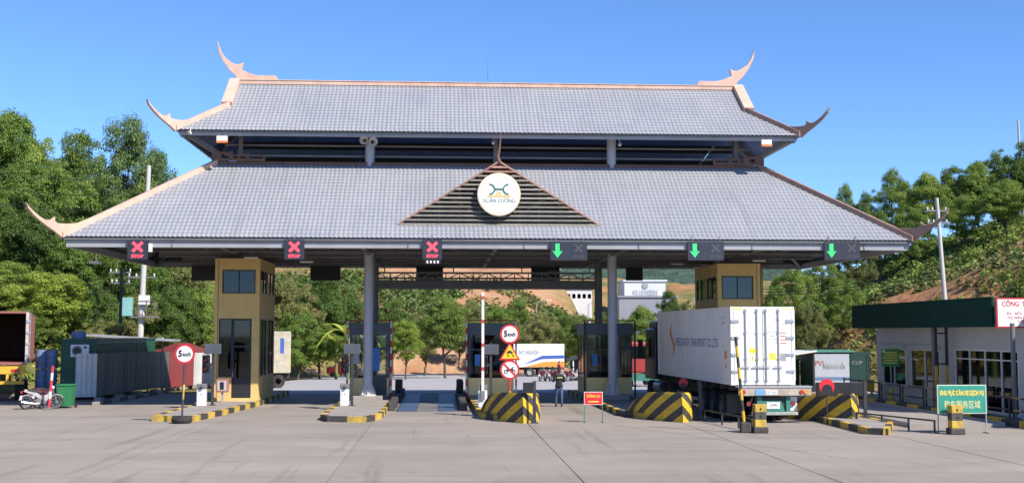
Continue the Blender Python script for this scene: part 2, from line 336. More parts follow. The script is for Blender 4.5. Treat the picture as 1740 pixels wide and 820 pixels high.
def earth_mat():
    m = bpy.data.materials.new('hillside_earth'); m.use_nodes = True
    n = m.node_tree; L = n.links; b = n.nodes['Principled BSDF']; b.inputs['Roughness'].default_value = .95; b.inputs['Specular IOR Level'].default_value = .1
    tc = n.nodes.new('ShaderNodeTexCoord')
    nz = n.nodes.new('ShaderNodeTexNoise'); nz.inputs['Scale'].default_value = .06; nz.inputs['Detail'].default_value = 9; nz.inputs['Roughness'].default_value = .7; L.new(tc.outputs['Object'], nz.inputs['Vector'])
    r = n.nodes.new('ShaderNodeValToRGB'); e = r.color_ramp.elements
    e[0].position = .40; e[0].color = (.13, .14, .045, 1); e[1].position = .66; e[1].color = (.40, .19, .095, 1)
    x = e.new(.48); x.color = (.20, .17, .065, 1); x = e.new(.55); x.color = (.31, .18, .085, 1)
    L.new(nz.outputs[0], r.inputs[0])
    n2 = n.nodes.new('ShaderNodeTexNoise'); n2.inputs['Scale'].default_value = 1.3; n2.inputs['Detail'].default_value = 8; L.new(tc.outputs['Object'], n2.inputs['Vector'])
    mx = n.nodes.new('ShaderNodeMixRGB'); mx.blend_type = 'OVERLAY'; mx.inputs[0].default_value = .6; L.new(r.outputs[0], mx.inputs[1]); L.new(n2.outputs[0], mx.inputs[2])
    sx = n.nodes.new('ShaderNodeSeparateXYZ'); L.new(tc.outputs['Object'], sx.inputs[0])
    # the cut slope behind the road is bare tan earth
    def mr(src, a, b_):
        k = n.nodes.new('ShaderNodeMapRange'); k.interpolation_type = 'SMOOTHSTEP'; k.inputs[1].default_value = a; k.inputs[2].default_value = b_; L.new(src, k.inputs[0]); return k.outputs[0]
    def mul(a, b_):
        k = n.nodes.new('ShaderNodeMath'); k.operation = 'MULTIPLY'; L.new(a, k.inputs[0]); L.new(b_, k.inputs[1]); return k.outputs[0]
    mask = mul(mul(mr(sx.outputs[0], -14, -7), mr(sx.outputs[0], 24, 15)), mr(sx.outputs[1], 126, 140))
    def jit(src, amt):
        k = n.nodes.new('ShaderNodeMath'); k.operation = 'MULTIPLY_ADD'; k.inputs[1].default_value = amt; L.new(nz.outputs[0], k.inputs[0]); L.new(src, k.inputs[2]); return k.outputs[0]
    jx, jy = jit(sx.outputs[0], 26), jit(sx.outputs[1], -22)
    slip = mul(mul(mr(jx, 58, 63), mr(jx, 76, 70)), mul(mr(jy, 72, 78), mr(jy, 96, 90)))      # bare landslip on the right hill
    mm_ = n.nodes.new('ShaderNodeMath'); mm_.operation = 'MAXIMUM'; L.new(mask, mm_.inputs[0]); L.new(slip, mm_.inputs[1]); mask = mm_.outputs[0]
    m2 = n.nodes.new('ShaderNodeMixRGB'); L.new(mask, m2.inputs[0]); L.new(mx.outputs[0], m2.inputs[1])
    n4 = n.nodes.new('ShaderNodeTexNoise'); n4.inputs['Scale'].default_value = .3; n4.inputs['Detail'].default_value = 9; L.new(tc.outputs['Object'], n4.inputs['Vector'])
    r4 = n.nodes.new('ShaderNodeValToRGB'); r4.color_ramp.elements[0].position = .3; r4.color_ramp.elements[1].position = .7
    r4.color_ramp.elements[0].color = (.36, .185, .095, 1); r4.color_ramp.elements[1].color = (.47, .30, .185, 1); L.new(n4.outputs[0], r4.inputs[0])
    L.new(r4.outputs[0], m2.inputs[2]); L.new(m2.outputs[0], b.inputs['Base Color'])
    bp = n.nodes.new('ShaderNodeBump'); bp.inputs['Strength'].default_value = .8; bp.inputs['Distance'].default_value = .3; L.new(n2.outputs[0], bp.inputs['Height']); L.new(bp.outputs[0], b.inputs['Normal'])
    return m
m_earth = earth_mat(); tm.materials.append(m_earth); shade(tm, 180)
struct(obj('hillside', tm))
# ground sheet to the horizon
g = MB().add([(-3000, -3000, -6), (3000, -3000, -6), (3000, 3000, -6), (-3000, 3000, -6)], [(0, 1, 2, 3)])
struct(g.build('ground', M('far_ground', (.12, .13, .06), .95, .3, .01)))
# distant forested hills beyond the valley
hx = np.linspace(-900, 900, 150); hy = np.linspace(430, 1000, 40)
HX, HY = np.meshgrid(hx, hy)
HZ = 75*np.sin(np.clip((HY-430)/520, 0, 1)*math.pi/2)*(0.75+.18*np.sin(HX*.011+1)+.1*np.sin(HX*.027+HY*.01)+.04*np.sin(HX*.09))-6+rng.normal(0, .8, HX.shape)
hv = np.stack([HX.ravel(), HY.ravel(), HZ.ravel()], 1); k_ = len(hx)
jj = (np.arange(len(hy)-1)[:, None]*k_+np.arange(k_-1)[None, :]).ravel()
hm = bpy.data.meshes.new('distant_hills'); hm.from_pydata(hv.tolist(), [], np.stack([jj, jj+1, jj+1+k_, jj+k_], 1).tolist())
hm.materials.append(M('distant_forest', (.045, .085, .05), .95, .45, .08, 1.0, .25)); shade(hm, 180)
hm.materials[0].node_tree.nodes['Bump'].inputs['Distance'].default_value = 6
struct(obj('distant_hills', hm))

# ------------------------------------------------------------------ plaza of cast slabs, back road
plaza = struct(MB().add([(-70, -12, -.03), (60, -12, -.03), (60, 66, -.03), (-70, 66, -.03)], [(0, 1, 2, 3)]).build('plaza', m_joint))
XJ = [-70]+[-2.55+5.75*k for k in range(-11, 11)]+[60]; YJ = [-12, 4, 13, 20, 28, 37.0, 47.4, 55, 66]
for i in range(len(XJ)-1):
    for j in range(len(YJ)-1):
        a0, a1, b0, b1 = XJ[i], XJ[i+1], YJ[j], YJ[j+1]
        if a1 < -45 or a0 > 45: continue
        gp = .014
        cx, cy = (a0+a1)/2, (b0+b1)/2; hx_, hy_ = (a1-a0)/2-gp, (b1-b0)/2-gp; dz = random.uniform(-.003, .003)
        q = MB().add([(-hx_, -hy_, dz), (hx_, -hy_, dz), (hx_, hy_, dz), (-hx_, hy_, dz), (-hx_, -hy_, -.03), (hx_, -hy_, -.03), (hx_, hy_, -.03), (-hx_, hy_, -.03)],
                     [(0, 1, 2, 3), (4, 5, 1, 0), (5, 6, 2, 1), (6, 7, 3, 2), (7, 4, 0, 3)])
        q.build('concrete_slab', m_conc, plaza, (cx, cy, 0))
# cracks: thin sealed lines wandering across the slabs
def crack(pts, wd=.03):
    pp = []
    for k in range(len(pts)-1):
        for t in np.linspace(0, 1, 9)[:-1]:
            pp.append((pts[k][0]*(1-t)+pts[k+1][0]*t+random.uniform(-.02, .02), pts[k][1]*(1-t)+pts[k+1][1]*t))
    pp.append(pts[-1]); vs = []; fs = []
    for k, (x, y) in enumerate(pp):
        w2 = wd*random.uniform(.5, 1.2)/2; vs += [(x-w2, y-.01, .006), (x+w2, y+.01, .006)]
        if k: fs.append((2*k-2, 2*k-1, 2*k+1, 2*k))
    return MB().add(vs, fs).build('crack', m_joint, plaza)
crack([(-12.4, 31), (-9.9, 36), (-8, 41)], .015); crack([(6.2, 43), (8.6, 37), (10.8, 31)], .015)
rd = MB(); ry = np.arange(66, 147, 4.0)
for k in range(len(ry)-1):
    y0, y1 = ry[k], ry[k+1]
    rd.add([(-13.5, y0, zb(y0)+.004), (24, y0, zb(y0)+.004), (24, y1, zb(y1)+.004), (-13.5, y1, zb(y1)+.004)], [(0, 1, 2, 3)])
struct(rd.build('access_road', m_asph))
# ------------------------------------------------------------------ toll gate canopy with two-tier tiled roof
CX = 2.37
EX, EY0, EY1, EZ = 18.38, 50.5, 66.3, 7.37             # lower eave half width, front/back, tile edge height
SL = .727
D1 = 5.3; BX, BY0, BY1, BZ = EX-D1, EY0+D1, EY1-D1, EZ+SL*D1
UX, UY0, UY1, UZ = 14.62, 54.3, 62.5, 12.62            # upper eave
US = .74; RY = (UY0+UY1)/2; RZ = UZ+US*(RY-UY0); UD = 1.95
GX = UX-UD                                             # gable plane half width
gate = thing('toll_gate', 'grey tiled two-tier toll gate canopy with upturned horns and round columns', 'toll gate')

def tiles(name, o, es, eu, s0f, s1f, L, pitch=.2, row=.3, parent=gate):
    """tile field: o origin on the eave, es unit along the eave, eu unit up the slope; s0f/s1f(t) clip the ends"""
    o, es, eu = Vector(o), Vector(es).normalized(), Vector(eu).normalized(); nn = es.cross(eu)
    if nn.z < 0: nn = -nn
    A = np.array
    prof = [(0, .007), (.18, .023), (.36, .030), (.54, .023), (.72, .007), (.86, .0)]
    smin, smax = min(s0f(0), s0f(L)), max(s1f(0), s1f(L)); n0, n1 = math.floor(smin/pitch), math.ceil(smax/pitch)
    sg = A([(k+a)*pitch for k in range(n0, n1) for a, h in prof]+[n1*pitch]); hg = A([h for k in range(n0, n1) for a, h in prof]+[.012])
    vs = []; fs = []; n = len(sg); nr = math.ceil(L/row); base = 0
    o_, es_, eu_, nn_ = A(o), A(es), A(eu), A(nn)
    for k in range(nr):
        t0, t1 = k*row, min((k+1)*row, L)
        for ti, (t, lift) in enumerate(((t0, .0), (t0, .024), (t1, .006))):
            s = np.clip(sg, s0f(t), s1f(t)); hh = hg+lift if ti else hg*.9+.004
            tt = t-(.02*np.sin(np.pi*np.clip(hg/.030, 0, 1)) if ti < 2 else 0)
            vs.append(o_+s[:, None]*es_+(tt*np.ones(n))[:, None]*eu_+hh[:, None]*nn_)
        for q in (0, 1):
            i = base+q*n+np.arange(n-1); fs.append(np.stack([i, i+1, i+1+n, i+n], 1))
        base += 3*n
    V = np.concatenate(vs); F = np.concatenate(fs)
    me = bpy.data.meshes.new(name); me.from_pydata(V.tolist(), [], F.tolist()); me.materials.append(m_tile)
    bm = bmesh.new(); bm.from_mesh(me); bmesh.ops.remove_doubles(bm, verts=bm.verts, dist=.0008)
    bmesh.ops.dissolve_degenerate(bm, edges=bm.edges, dist=.0005)
    for f in bm.faces:
        if f.normal.dot(nn) < -.01: f.normal_flip()
    bm.to_mesh(me); bm.free(); shade(me, 50)
    ob = obj(name, me, parent); ob['kind'] = 'stuff'; return ob

q = math.hypot(1, SL); L1 = D1*q
cl = lambda w_: (lambda t: -w_+t/q, lambda t: w_-t/q)
a, b = cl(EX); tiles('roof_tiles', (CX, EY0, EZ), (1, 0, 0), (0, 1, SL), a, b, L1)
tiles('roof_tiles', (CX, EY1, EZ), (1, 0, 0), (0, -1, SL), a, b, L1)
hw = (EY1-EY0)/2; a, b = cl(hw); MY = (EY0+EY1)/2
tiles('roof_tiles', (CX-EX, MY, EZ), (0, 1, 0), (1, 0, SL), a, b, L1)
tiles('roof_tiles', (CX+EX, MY, EZ), (0, 1, 0), (-1, 0, SL), a, b, L1)
qu = math.hypot(1, US); LU = (RY-UY0)*qu
cu = (lambda t: -max(UX-t/qu, GX), lambda t: max(UX-t/qu, GX))
tiles('roof_tiles', (CX, UY0, UZ), (1, 0, 0), (0, 1, US), cu[0], cu[1], LU)
tiles('roof_tiles', (CX, UY1, UZ), (1, 0, 0), (0, -1, US), cu[0], cu[1], LU)
uh = (UY1-UY0)/2; cs = (lambda t: -uh+t/qu, lambda t: uh-t/qu)
tiles('roof_tiles', (CX-UX, RY, UZ), (0, 1, 0), (1, 0, US), cs[0], cs[1], UD*qu)
tiles('roof_tiles', (CX+UX, RY, UZ), (0, 1, 0), (-1, 0, US), cs[0], cs[1], UD*qu)

# soffits (sheet under the tiles)
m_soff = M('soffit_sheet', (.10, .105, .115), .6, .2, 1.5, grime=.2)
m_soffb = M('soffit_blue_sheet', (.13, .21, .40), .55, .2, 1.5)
def ring(x0, y0, z0, x1, y1, z1, dz): return [(CX+sx*x, yy, z+dz) for x, (ya, yb_), z in ((x0, y0, z0), (x1, y1, z1)) for sx, yy in ((-1, ya), (1, ya), (1, yb_), (-1, yb_))]
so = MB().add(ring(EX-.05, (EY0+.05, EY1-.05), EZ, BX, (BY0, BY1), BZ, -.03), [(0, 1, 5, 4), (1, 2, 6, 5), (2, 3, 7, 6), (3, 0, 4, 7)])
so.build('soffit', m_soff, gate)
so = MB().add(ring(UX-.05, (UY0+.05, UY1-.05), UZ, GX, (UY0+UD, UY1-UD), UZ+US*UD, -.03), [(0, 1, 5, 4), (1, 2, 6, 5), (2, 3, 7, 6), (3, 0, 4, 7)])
z1, z2 = UZ+US*UD-.03, RZ-.03
for s in (-1, 1):
    yy = UY0+UD if s < 0 else UY1-UD
    so.add([(CX-GX, yy, z1), (CX+GX, yy, z1), (CX+GX, RY, z2), (CX-GX, RY, z2)], [(0, 1, 2, 3)])
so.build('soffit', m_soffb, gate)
# gable triangles of the upper roof
for s in (-1, 1):
    gb = MB().prism([(UY0+UD, UZ+US*UD-.02), (UY1-UD, UZ+US*UD-.02), (RY, RZ-.02)], lambda a, b, d: (CX+s*(GX-.12)+d, a, b), -.05, .05)
    gb.build('gable', m_pink, gate)
# ceiling deck at the foot of the upper storey and beams under it
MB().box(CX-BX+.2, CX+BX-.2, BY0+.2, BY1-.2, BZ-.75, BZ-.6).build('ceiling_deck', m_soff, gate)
# fascias and gutters
def fascia(x, y0, y1, z0, z1, t, name='fascia', m=m_fascia):
    f = MB()
    f.box(CX-x, CX+x, y0, y0+t, z0, z1).box(CX-x, CX+x, y1-t, y1, z0, z1)
    f.box(CX-x, CX-x+t, y0+t, y1-t, z0, z1).box(CX+x-t, CX+x, y0+t, y1-t, z0, z1)
    return f.build(name, m, gate, bevel=.01)
fascia(EX-.16, EY0+.16, EY1-.16, EZ-.43, EZ-.13, .12); fascia(EX-.04, EY0+.04, EY1-.04, EZ-.125, EZ-.01, .1, 'gutter', m_steel2)
fascia(UX-.16, UY0+.16, UY1-.16, UZ-.22, UZ-.055, .12); fascia(UX-.04, UY0+.04, UY1-.04, UZ-.052, UZ-.004, .1, 'gutter', m_steel2)
for u in range(-3, 4):   # gutter joint brackets
    MB().box(-.02, .02, -.03, .0, -.28, 0).build('gutter_bracket', m_steel2, gate, (CX+u*5.0+1.2, EY0+.158, EZ-.14))
# upper storey kerb wall and rails, posts
cl_ = MB(); cl_.box(CX-BX, CX+BX, BY0, BY0+.16, BZ-.1, BZ+.17).box(CX-BX, CX+BX, BY1-.16, BY1, BZ-.1, BZ+.17)
cl_.box(CX-BX, CX-BX+.16, BY0+.16, BY1-.16, BZ-.1, BZ+.17).box(CX+BX-.16, CX+BX, BY0+.16, BY1-.16, BZ-.1, BZ+.17)
cl_.build('clerestory_curb', m_brown, gate)
PX = (CX-11.9, CX-5.8, CX, CX+5.8, CX+11.9)
for i, x in enumerate(PX):
    for j, y in enumerate((BY0+.25, BY1-.25)):
        if i in (1, 3): continue
        MB().box(-.1, .1, -.1, .1, 0, UZ+.9-BZ-.3).build('clerestory_post', m_steel2, gate, (x+.2*(i == 2), y, BZ-.3))
m_colm = M('column_paint', (.44, .46, .50), .45, .08, 2, grime=.2, gcol=(.28, .28, .28))
bw = MB(); n_b = 6
for k in range(n_b):
    z = BZ-.6+k*(UZ+.5-BZ+.6)/n_b; bw.box(CX-BX+.2, CX+BX-.2, BY1-.5+.06*(k % 2), BY1-.42+.06*(k % 2), z, z+(UZ+.5-BZ+.6)/n_b-.01)
bw.m = [i//6 % 2 for i in range(len(bw.f))]; bw.build('clerestory_back_wall', [M('blue_sheet_bright', (.20, .33, .62), .5, .15, 1.5), m_dark], gate)
for z_ in (BZ+.55, BZ+1.05): MB().box(CX-BX+.3, CX+BX-.3, BY0+.9, BY0+.98, z_, z_+.07).build('clerestory_beam', m_steel, gate)
# round columns on pedestals, standing through both tiers
for x in (CX-5.8, CX+5.8):
    for y, r, mm in ((56.0, .225, m_colm), (61.0, .2, m_steel2)):
        c = MB().cyl((0, 0, .5), (0, 0, 12.9), r, r, 24)
        o = c.build('column', mm, gate, (x, y, 0), smooth=40)
        f = MB().cyl((0, 0, .40), (0, 0, .46), .42, .42, 20)
        for k in range(8):
            t = k*math.pi/4; f.add([(math.cos(t)*.2, math.sin(t)*.2, .46), (math.cos(t)*.4, math.sin(t)*.4, .46), (math.cos(t)*.2, math.sin(t)*.2, 1.0),
                                    (math.cos(t)*.2-.02*math.sin(t), math.sin(t)*.2+.02*math.cos(t), .46), (math.cos(t)*.4-.02*math.sin(t), math.sin(t)*.4+.02*math.cos(t), .46), (math.cos(t)*.2-.02*math.sin(t), math.sin(t)*.2+.02*math.cos(t), 1.0)], [(0, 1, 2), (5, 4, 3), (0, 3, 4, 1), (1, 4, 5, 2), (2, 5, 3, 0)])
        f.cyl((0, 0, .46), (0, 0, .75), r+.04, r+.01, 20); f.build('base_flange', M('pale_steel', (.55, .54, .52), .5, .1, 3, grime=.3), o)
        MB().box(-.7, .7, -.6, .6, .14, .40).build('pedestal', m_islc, gate, (x, y, 0), bevel=.03)
        for zc in (4.6, 7.0): MB().cyl((0, 0, zc), (0, 0, zc+.06), r+.015, r+.015, 20).build('weld_collar', mm, o)
# roof steel: purlins along X, rafters, hip rafters, girders
for y in (52.0, 53.6, 57.6, 59.2, 63.2, 64.8):
    d = min(y-EY0, EY1-y, D1); z = EZ+SL*d-.22
    MB().box(-(EX-d)+.3, EX-d-.3, -.06, .06, -.12, .08).build('purlin', m_steel2, gate, (CX, y, min(z, BZ-.85)))
for x in PX+(CX-8.9, CX-2.9, CX+2.9, CX+8.9, CX-15, CX+15):
    for s in (-1, 1):
        ye, yi = (EY0+.3, BY0) if s < 0 else (EY1-.3, BY1)
        dd = min(D1, EX-abs(x-CX))
        yi = EY0+dd if s < 0 else EY1-dd
        MB().bar((x, ye, EZ-.18), (x, yi, EZ+SL*dd-.38), .14, .24).build('rafter', m_steel2, gate)
for sx in (-1, 1):
    for sy in (-1, 1):
        y0 = EY0+.3 if sy < 0 else EY1-.3; yb_ = BY0 if sy < 0 else BY1
        MB().bar((CX+sx*(EX-.3), y0, EZ-.2), (CX+sx*BX, yb_, BZ-.42), .2, .3).build('hip_rafter', m_steel2, gate)
        y0 = UY0+.25 if sy < 0 else UY1-.25; yb_ = UY0+UD if sy < 0 else UY1-UD
        MB().bar((CX+sx*(UX-.25), y0, UZ-.2), (CX+sx*GX, yb_, UZ+US*UD-.35), .2, .26).build('hip_rafter', m_steel2, gate)
        MB().bar((CX+sx*(UX-.5), UY0+.5 if sy < 0 else UY1-.5, UZ-.15), (CX+sx*(BX-.3), BY0+.3 if sy < 0 else BY1-.3, BZ+.45), .18, .22).build('knee_brace', m_steel2, gate)
m_gird = M('girder_paint', (.15, .15, .155), .6, .15, 1.5, grime=.3)
for y, z in ((53.2, 6.95), (56.0, 6.9), (61.0, 6.9), (63.8, 6.95)):
    gr_ = MB().box(-15.6, 15.6, -.1, .1, -.02, .02).box(-15.6, 15.6, -.02, .02, .02, .46).box(-15.6, 15.6, -.1, .1, .46, .5)
    gr_.build('girder', m_gird, gate, (CX, y, z))
for x in PX:
    MB().box(-.1, .1, 0, 14.4, 0, .4).build('cross_girder', m_gird, gate, (x, 51.2, 6.98))
for x in np.arange(CX-14.5, CX+15, 2.9):
    MB().bar((x, 51.5, 7.3), (x+1.45, 53.2, 7.0), .07, .07).bar((x+1.45, 53.2, 7.0), (x+2.9, 51.5, 7.3), .07, .07).build('eave_brace', m_gird, gate)
# maintenance truss between the rear columns
tr = MB(); z0, z1 = 5.62, 6.42; xa, xb = CX-5.7, CX+5.7
for z in (z0, (z0+z1)/2+.12, z1): tr.bar((xa, 61.0, z), (xb, 61.0, z), .1, .09)
n_ = 16
for k in range(n_):
    x = xa+(xb-xa)*k/n_; x2 = xa+(xb-xa)*(k+1)/n_
    tr.bar((x, 61.0, z0), (x, 61.0, z1), .06, .05)
    tr.bar((x, 61.0, z0+.45 if k % 2 else z1), (x2, 61.0, z1 if k % 2 else z0+.45), .05, .05)
tr.build('service_truss', m_steel2, gate)
MB().box(xa, xb, 60.93, 60.96, z0+.04, z0+.42).build('truss_panel', m_gird, gate)
for k in range(4): MB().box(-.03, .03, -.03, .03, 0, .65).build('truss_hanger', m_steel2, gate, (xa+.4+k*3.55, 61.0, z1))

# hip ridges with horns (each one a band running up the hip and a curved plate)
HORN = [(1.60, 1.26), (1.50, 1.00), (1.25, .74), (.95, .50), (.66, .31), (.3, .10), (0, -.12), (-.2, -.08), (-1.0, .36), (-1.5, .62), (-1.55, .92), (-1.1, .72), (-.75, .56), (-.4, .49), (-.1, .46), (.2, .47), (.32, .53), (.33, .74), (.46, .62), (.60, .56), (.78, .58), (1.0, .70), (1.25, .88), (1.45, 1.06)]
def hip(cx, cy, ez, sx, sy, slope, Lh, hs=1.0, m=m_pink):
    k = math.sqrt(.5); sh = slope*k
    def fn(a, b, d):
        return (cx+sx*k*a+sy*k*d, cy+sy*k*a-sx*k*d, b)
    band = MB().prism([(.0, -.06), (-Lh, Lh*sh-.06), (-Lh, Lh*sh+.21), (-1.2, 1.2*sh+.21), (-1.0, 1.0*sh+.21), (.0, .2)], lambda a, b, d: fn(a, ez+b, d), -.17, .17)
    ob = band.build('hip_ridge', m, gate, bevel=.02)
    hn = MB().prism([(a*hs, b*hs+(.08 if hs == 1 else .03)) for a, b in HORN], lambda a, b, d: fn(a, ez+b, d), -.09, .09).build('horn', m, ob, bevel=.015)
m_pink_shade = M('ridge_brown_weathered', (.30, .19, .15), .8, .18, 2.5, .2, 20, grime=.4, gcol=(.07, .05, .04))  # same terracotta for the right ridges, their shade put into a darker colour
k2 = math.sqrt(2)
for sx in (-1, 1):
    for sy in (-1, 1):
        mm = m_pink if sx < 0 else m_pink_shade
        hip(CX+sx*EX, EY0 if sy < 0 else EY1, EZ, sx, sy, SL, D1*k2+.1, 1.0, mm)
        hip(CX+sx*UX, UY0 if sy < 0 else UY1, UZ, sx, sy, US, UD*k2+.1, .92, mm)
        # verge up the gable
        ya, yb_ = (UY0+UD, RY) if sy < 0 else (UY1-UD, RY)
        vg = MB().bar((CX+sx*(GX-.02), ya-.05*sy, UZ+US*UD+.12), (CX+sx*(GX-.02), yb_, RZ+.12), .5, .34)
        vg.build('verge_ridge', m_pink if sx < 0 else m_pink, gate, bevel=.02)
rp = MB().box(-GX-.1, GX+.1, -.17, .17, -.05, .14).build('main_ridge', m_pink, gate, (CX, RY, RZ), bevel=.02)
MB().box(-GX-.1, GX+.1, -.2, .2, .143, .18).build('ridge_cap', m_pink, rp)
RH = [(-.96, 2.08), (-.90, 1.53), (-.68, 1.06), (-.36, .62), (-.02, .30), (0, -.1), (1.98, -.1), (2.03, .2), (1.93, .36), (1.13, .36), (.8, .41), (.55, .50), (.24, .64), (.27, .76), (.33, 1.0), (.12, .91), (-.06, .91), (-.28, 1.01), (-.55, 1.22), (-.75, 1.50), (-.87, 1.8)]
for s in (-1, 1):
    MB().prism([(-s*a, b) for a, b in RH], lambda a, b, d: (a, d, b), -.1, .1).build('horn', m_pink, rp, (s*(GX-.1), 0, .05), bevel=.015)
for u, h_ in ((408, .9), (829, 1.1), (1249, 1.0)):
    x = XU(u, RY, 140)
    MB().cyl((0, 0, .3), (0, 0, .3+h_), .018, .008, 6).build('lightning_rod', m_steel2, rp, (x-CX, 0, 0))
# carved fret at the corners of the clerestory
for s in (-1, 1):
    fr = MB()
    for x0, x1, z0_, z1_ in ((0, 2.5, .0, .12), (0, .35, .12, .5), (.35, .8, .3, .42), (.8, 1.0, .12, .45), (.35, .45, .12, .3), (1.2, 1.7, .22, .34), (1.2, 1.3, .12, .22), (1.6, 1.75, .12, .22), (2.1, 2.5, .2, .3), (2.38, 2.5, .12, .2)):
        fr.box(min(s*-x0, s*-x1), max(s*-x0, s*-x1), -.04, .04, z0_, z1_)
    fr.build('fretwork', m_brown, gate, (CX+s*(BX+.12), BY0-.06, BZ+.175))

# louvred dormer gable
dor = thing('louvred_gable', 'triangular louvred gable on the lower front roof slope', 'gable', (2.52, 51.35, 8.0))
DW, DH = 4.55, 2.85; ns = 14
for k in range(ns):
    z = .05+k*(DH-.12)/ns; half = DW*(1-(z+.03)/DH)-.03
    if half < .1: continue
    sl = MB().bar((-half, 0, z), (half, 0, z), .15, .03, up=(0, -.62, .78))
    sl.build('slat', m_slatp if (k > 11) else m_slat, dor)
for x in np.arange(-3.5, 3.6, .88):
    h_ = DH*(1-abs(x)/DW)-.05
    MB().box(x-.025, x+.025, .07, .12, 0, h_).build('slat_support', m_slat, dor)
for s in (-1, 1):
    MB().bar((s*DW, .04, -.02), (0, .04, DH), .12, .07).build('barge_board', m_slatp, dor)
    # little tiled roof behind the louvre running back into the main slope
    yb_ = DH/SL
    MB().add([(s*(DW-.02), .10, 0), (0, .10, DH-.02), (0, yb_, DH-.02), (s*(DW-.02), .10, -.06), (0, .10, DH-.08), (0, yb_, DH-.08)], [(0, 1, 2), (5, 4, 3), (0, 3, 4, 1), (1, 4, 5, 2), (2, 5, 3, 0)]).build('dormer_roof', m_slatp, dor)
MB().box(-DW-.1, DW+.1, -.04, .06, -.06, 0).build('sill_rail', m_slat, dor)
MB().tube([(.02, .02, DH-.05), (-.07, .02, DH+.2), (0, .02, DH+.5), (.04, .02, DH+.9), (.06, .02, DH+1.28)], [.09, .07, .05, .035, .02], 8).build('finial', m_brown, dor, smooth=60)
for s in (-1, 1): MB().bar((s*.9, .2, .5), (s*2.2, .25, 1.3), .05, .05).build('brace_bar', m_steel, dor)

# round emblem board on the gable
lg = thing('emblem_board', 'round white emblem board with green mark and company name on the louvred gable', 'sign', tuple(P(848, 330, 51.05)))
m_gold = M('gold_rim', (.62, .50, .30), .4, .1); m_grn = M('emblem_green', (.03, .16, .13), .5, .05); m_sand = M('emblem_sand', (.68, .50, .20), .5, .05)
MB().disc((0, 0), .95, 0, .14, 48).build('rim', m_gold, lg, smooth=40)
MB().disc((0, 0), .91, -.015, .05, 48).build('face', m_whitec, lg, smooth=40)
MB().lathe([(.80, -.018), (.815, -.021), (.83, -.018)], 48, axis='Y').build('gold_line', m_gold, lg)
def arc_band(cx, cz, r, t0, t1, wd, n=14):
    a = [(cx+(r+wd/2)*math.cos(t), cz+(r+wd/2)*math.sin(t)) for t in np.linspace(t0, t1, n)]
    b = [(cx+(r-wd/2)*math.cos(t), cz+(r-wd/2)*math.sin(t)) for t in np.linspace(t1, t0, n)]
    return a+b
yf = lambda a, b, d: (a, d, b)
em = MB()
em.prism(arc_band(-.40, .22, .21, R(-95), R(95), .065), yf, -.035, -.014); em.prism(arc_band(.40, .22, .21, R(85), R(275), .065), yf, -.035, -.014)
em.prism([(-.19, .265), (.19, .265), (.19, .235), (-.19, .235)], yf, -.034, -.014); em.prism([(-.19, .205), (.19, .205), (.19, .175), (-.19, .175)], yf, -.034, -.014)
em.build('emblem', m_grn, lg)
MB().prism([(-.55, -.13), (.55, -.13), (.45, -.03), (-.45, -.03)], yf, -.03, -.014).prism([(-.13, .0), (.13, .0), (.08, .12), (-.08, .12)], yf, -.03, -.014).build('emblem_base', m_sand, lg)
text('lettering', 'XUÂN CƯƠNG', .165, m_grn, lg, (0, -.02, -.29), width=1.40, bold=.008)
# ------------------------------------------------------------------ lane signal boards at the front eave
m_board = M('board_face', (.028, .032, .045), .4, .15)
m_ledr = M('led_red', (.95, .06, .09), .4, .05, emit=.75); m_ledg = M('led_green', (.04, .62, .17), .4, .45, 25, emit=.28)
m_ledo = M('led_off', (.065, .06, .07), .5, .1)
def cross_mb(c, s, y=-.006):
    m = MB()
    for k in (-1, 1): m.bar((c[0]-s, y, c[1]-k*s), (c[0]+s, y, c[1]+k*s), .012, s*.42, up=(1, 0, k*-1 if False else -k))
    return m
WH = ['leftmost of all', 'right above the left tower', 'above the weighbridge lane']
for i, u in enumerate((233.5, 500, 734.5)):
    p = P(u, 423.5, 50.52)
    t = thing('lane_signal', 'lane signal lit with a red cross and STOP, '+WH[i], 'lane signal', tuple(p), group='lane signals along the eave')
    MB().box(-.42, .42, 0, .16, -.42, .42).build('housing', m_board, t, bevel=.01)
    c = MB()
    for k in (-1, 1): c.prism([(-.25, k*-.15+.11-.0), (-.16, k*-.24+.11), (.25, k*.15+.11), (.16, k*.24+.11)], yf, -.008-.001*(k > 0), -.001)
    c.build('red_cross', m_ledr, t)
    text('lettering', 'STOP', .13, m_ledr, t, (0, -.003, -.29), width=.5, bold=.05)
    MB().box(-.03, .03, .0, .1, .42, .62).build('hanger', m_steel2, t)
    if i == 0: MB().box(.46, .6, .0, .12, -.1, .25).build('floodlight', m_white, t)
    if i == 2:
        MB().box(-.32, .36, .02, .14, -.62, -.45).build('counter_box', m_black, t)
        for k in range(4): MB().box(-.24+k*.15, -.17+k*.15, .005, .02, -.59, -.48).build('counter_digit', m_whitec, t)
WG = ['left of the right column', 'above the white truck', 'rightmost of all']
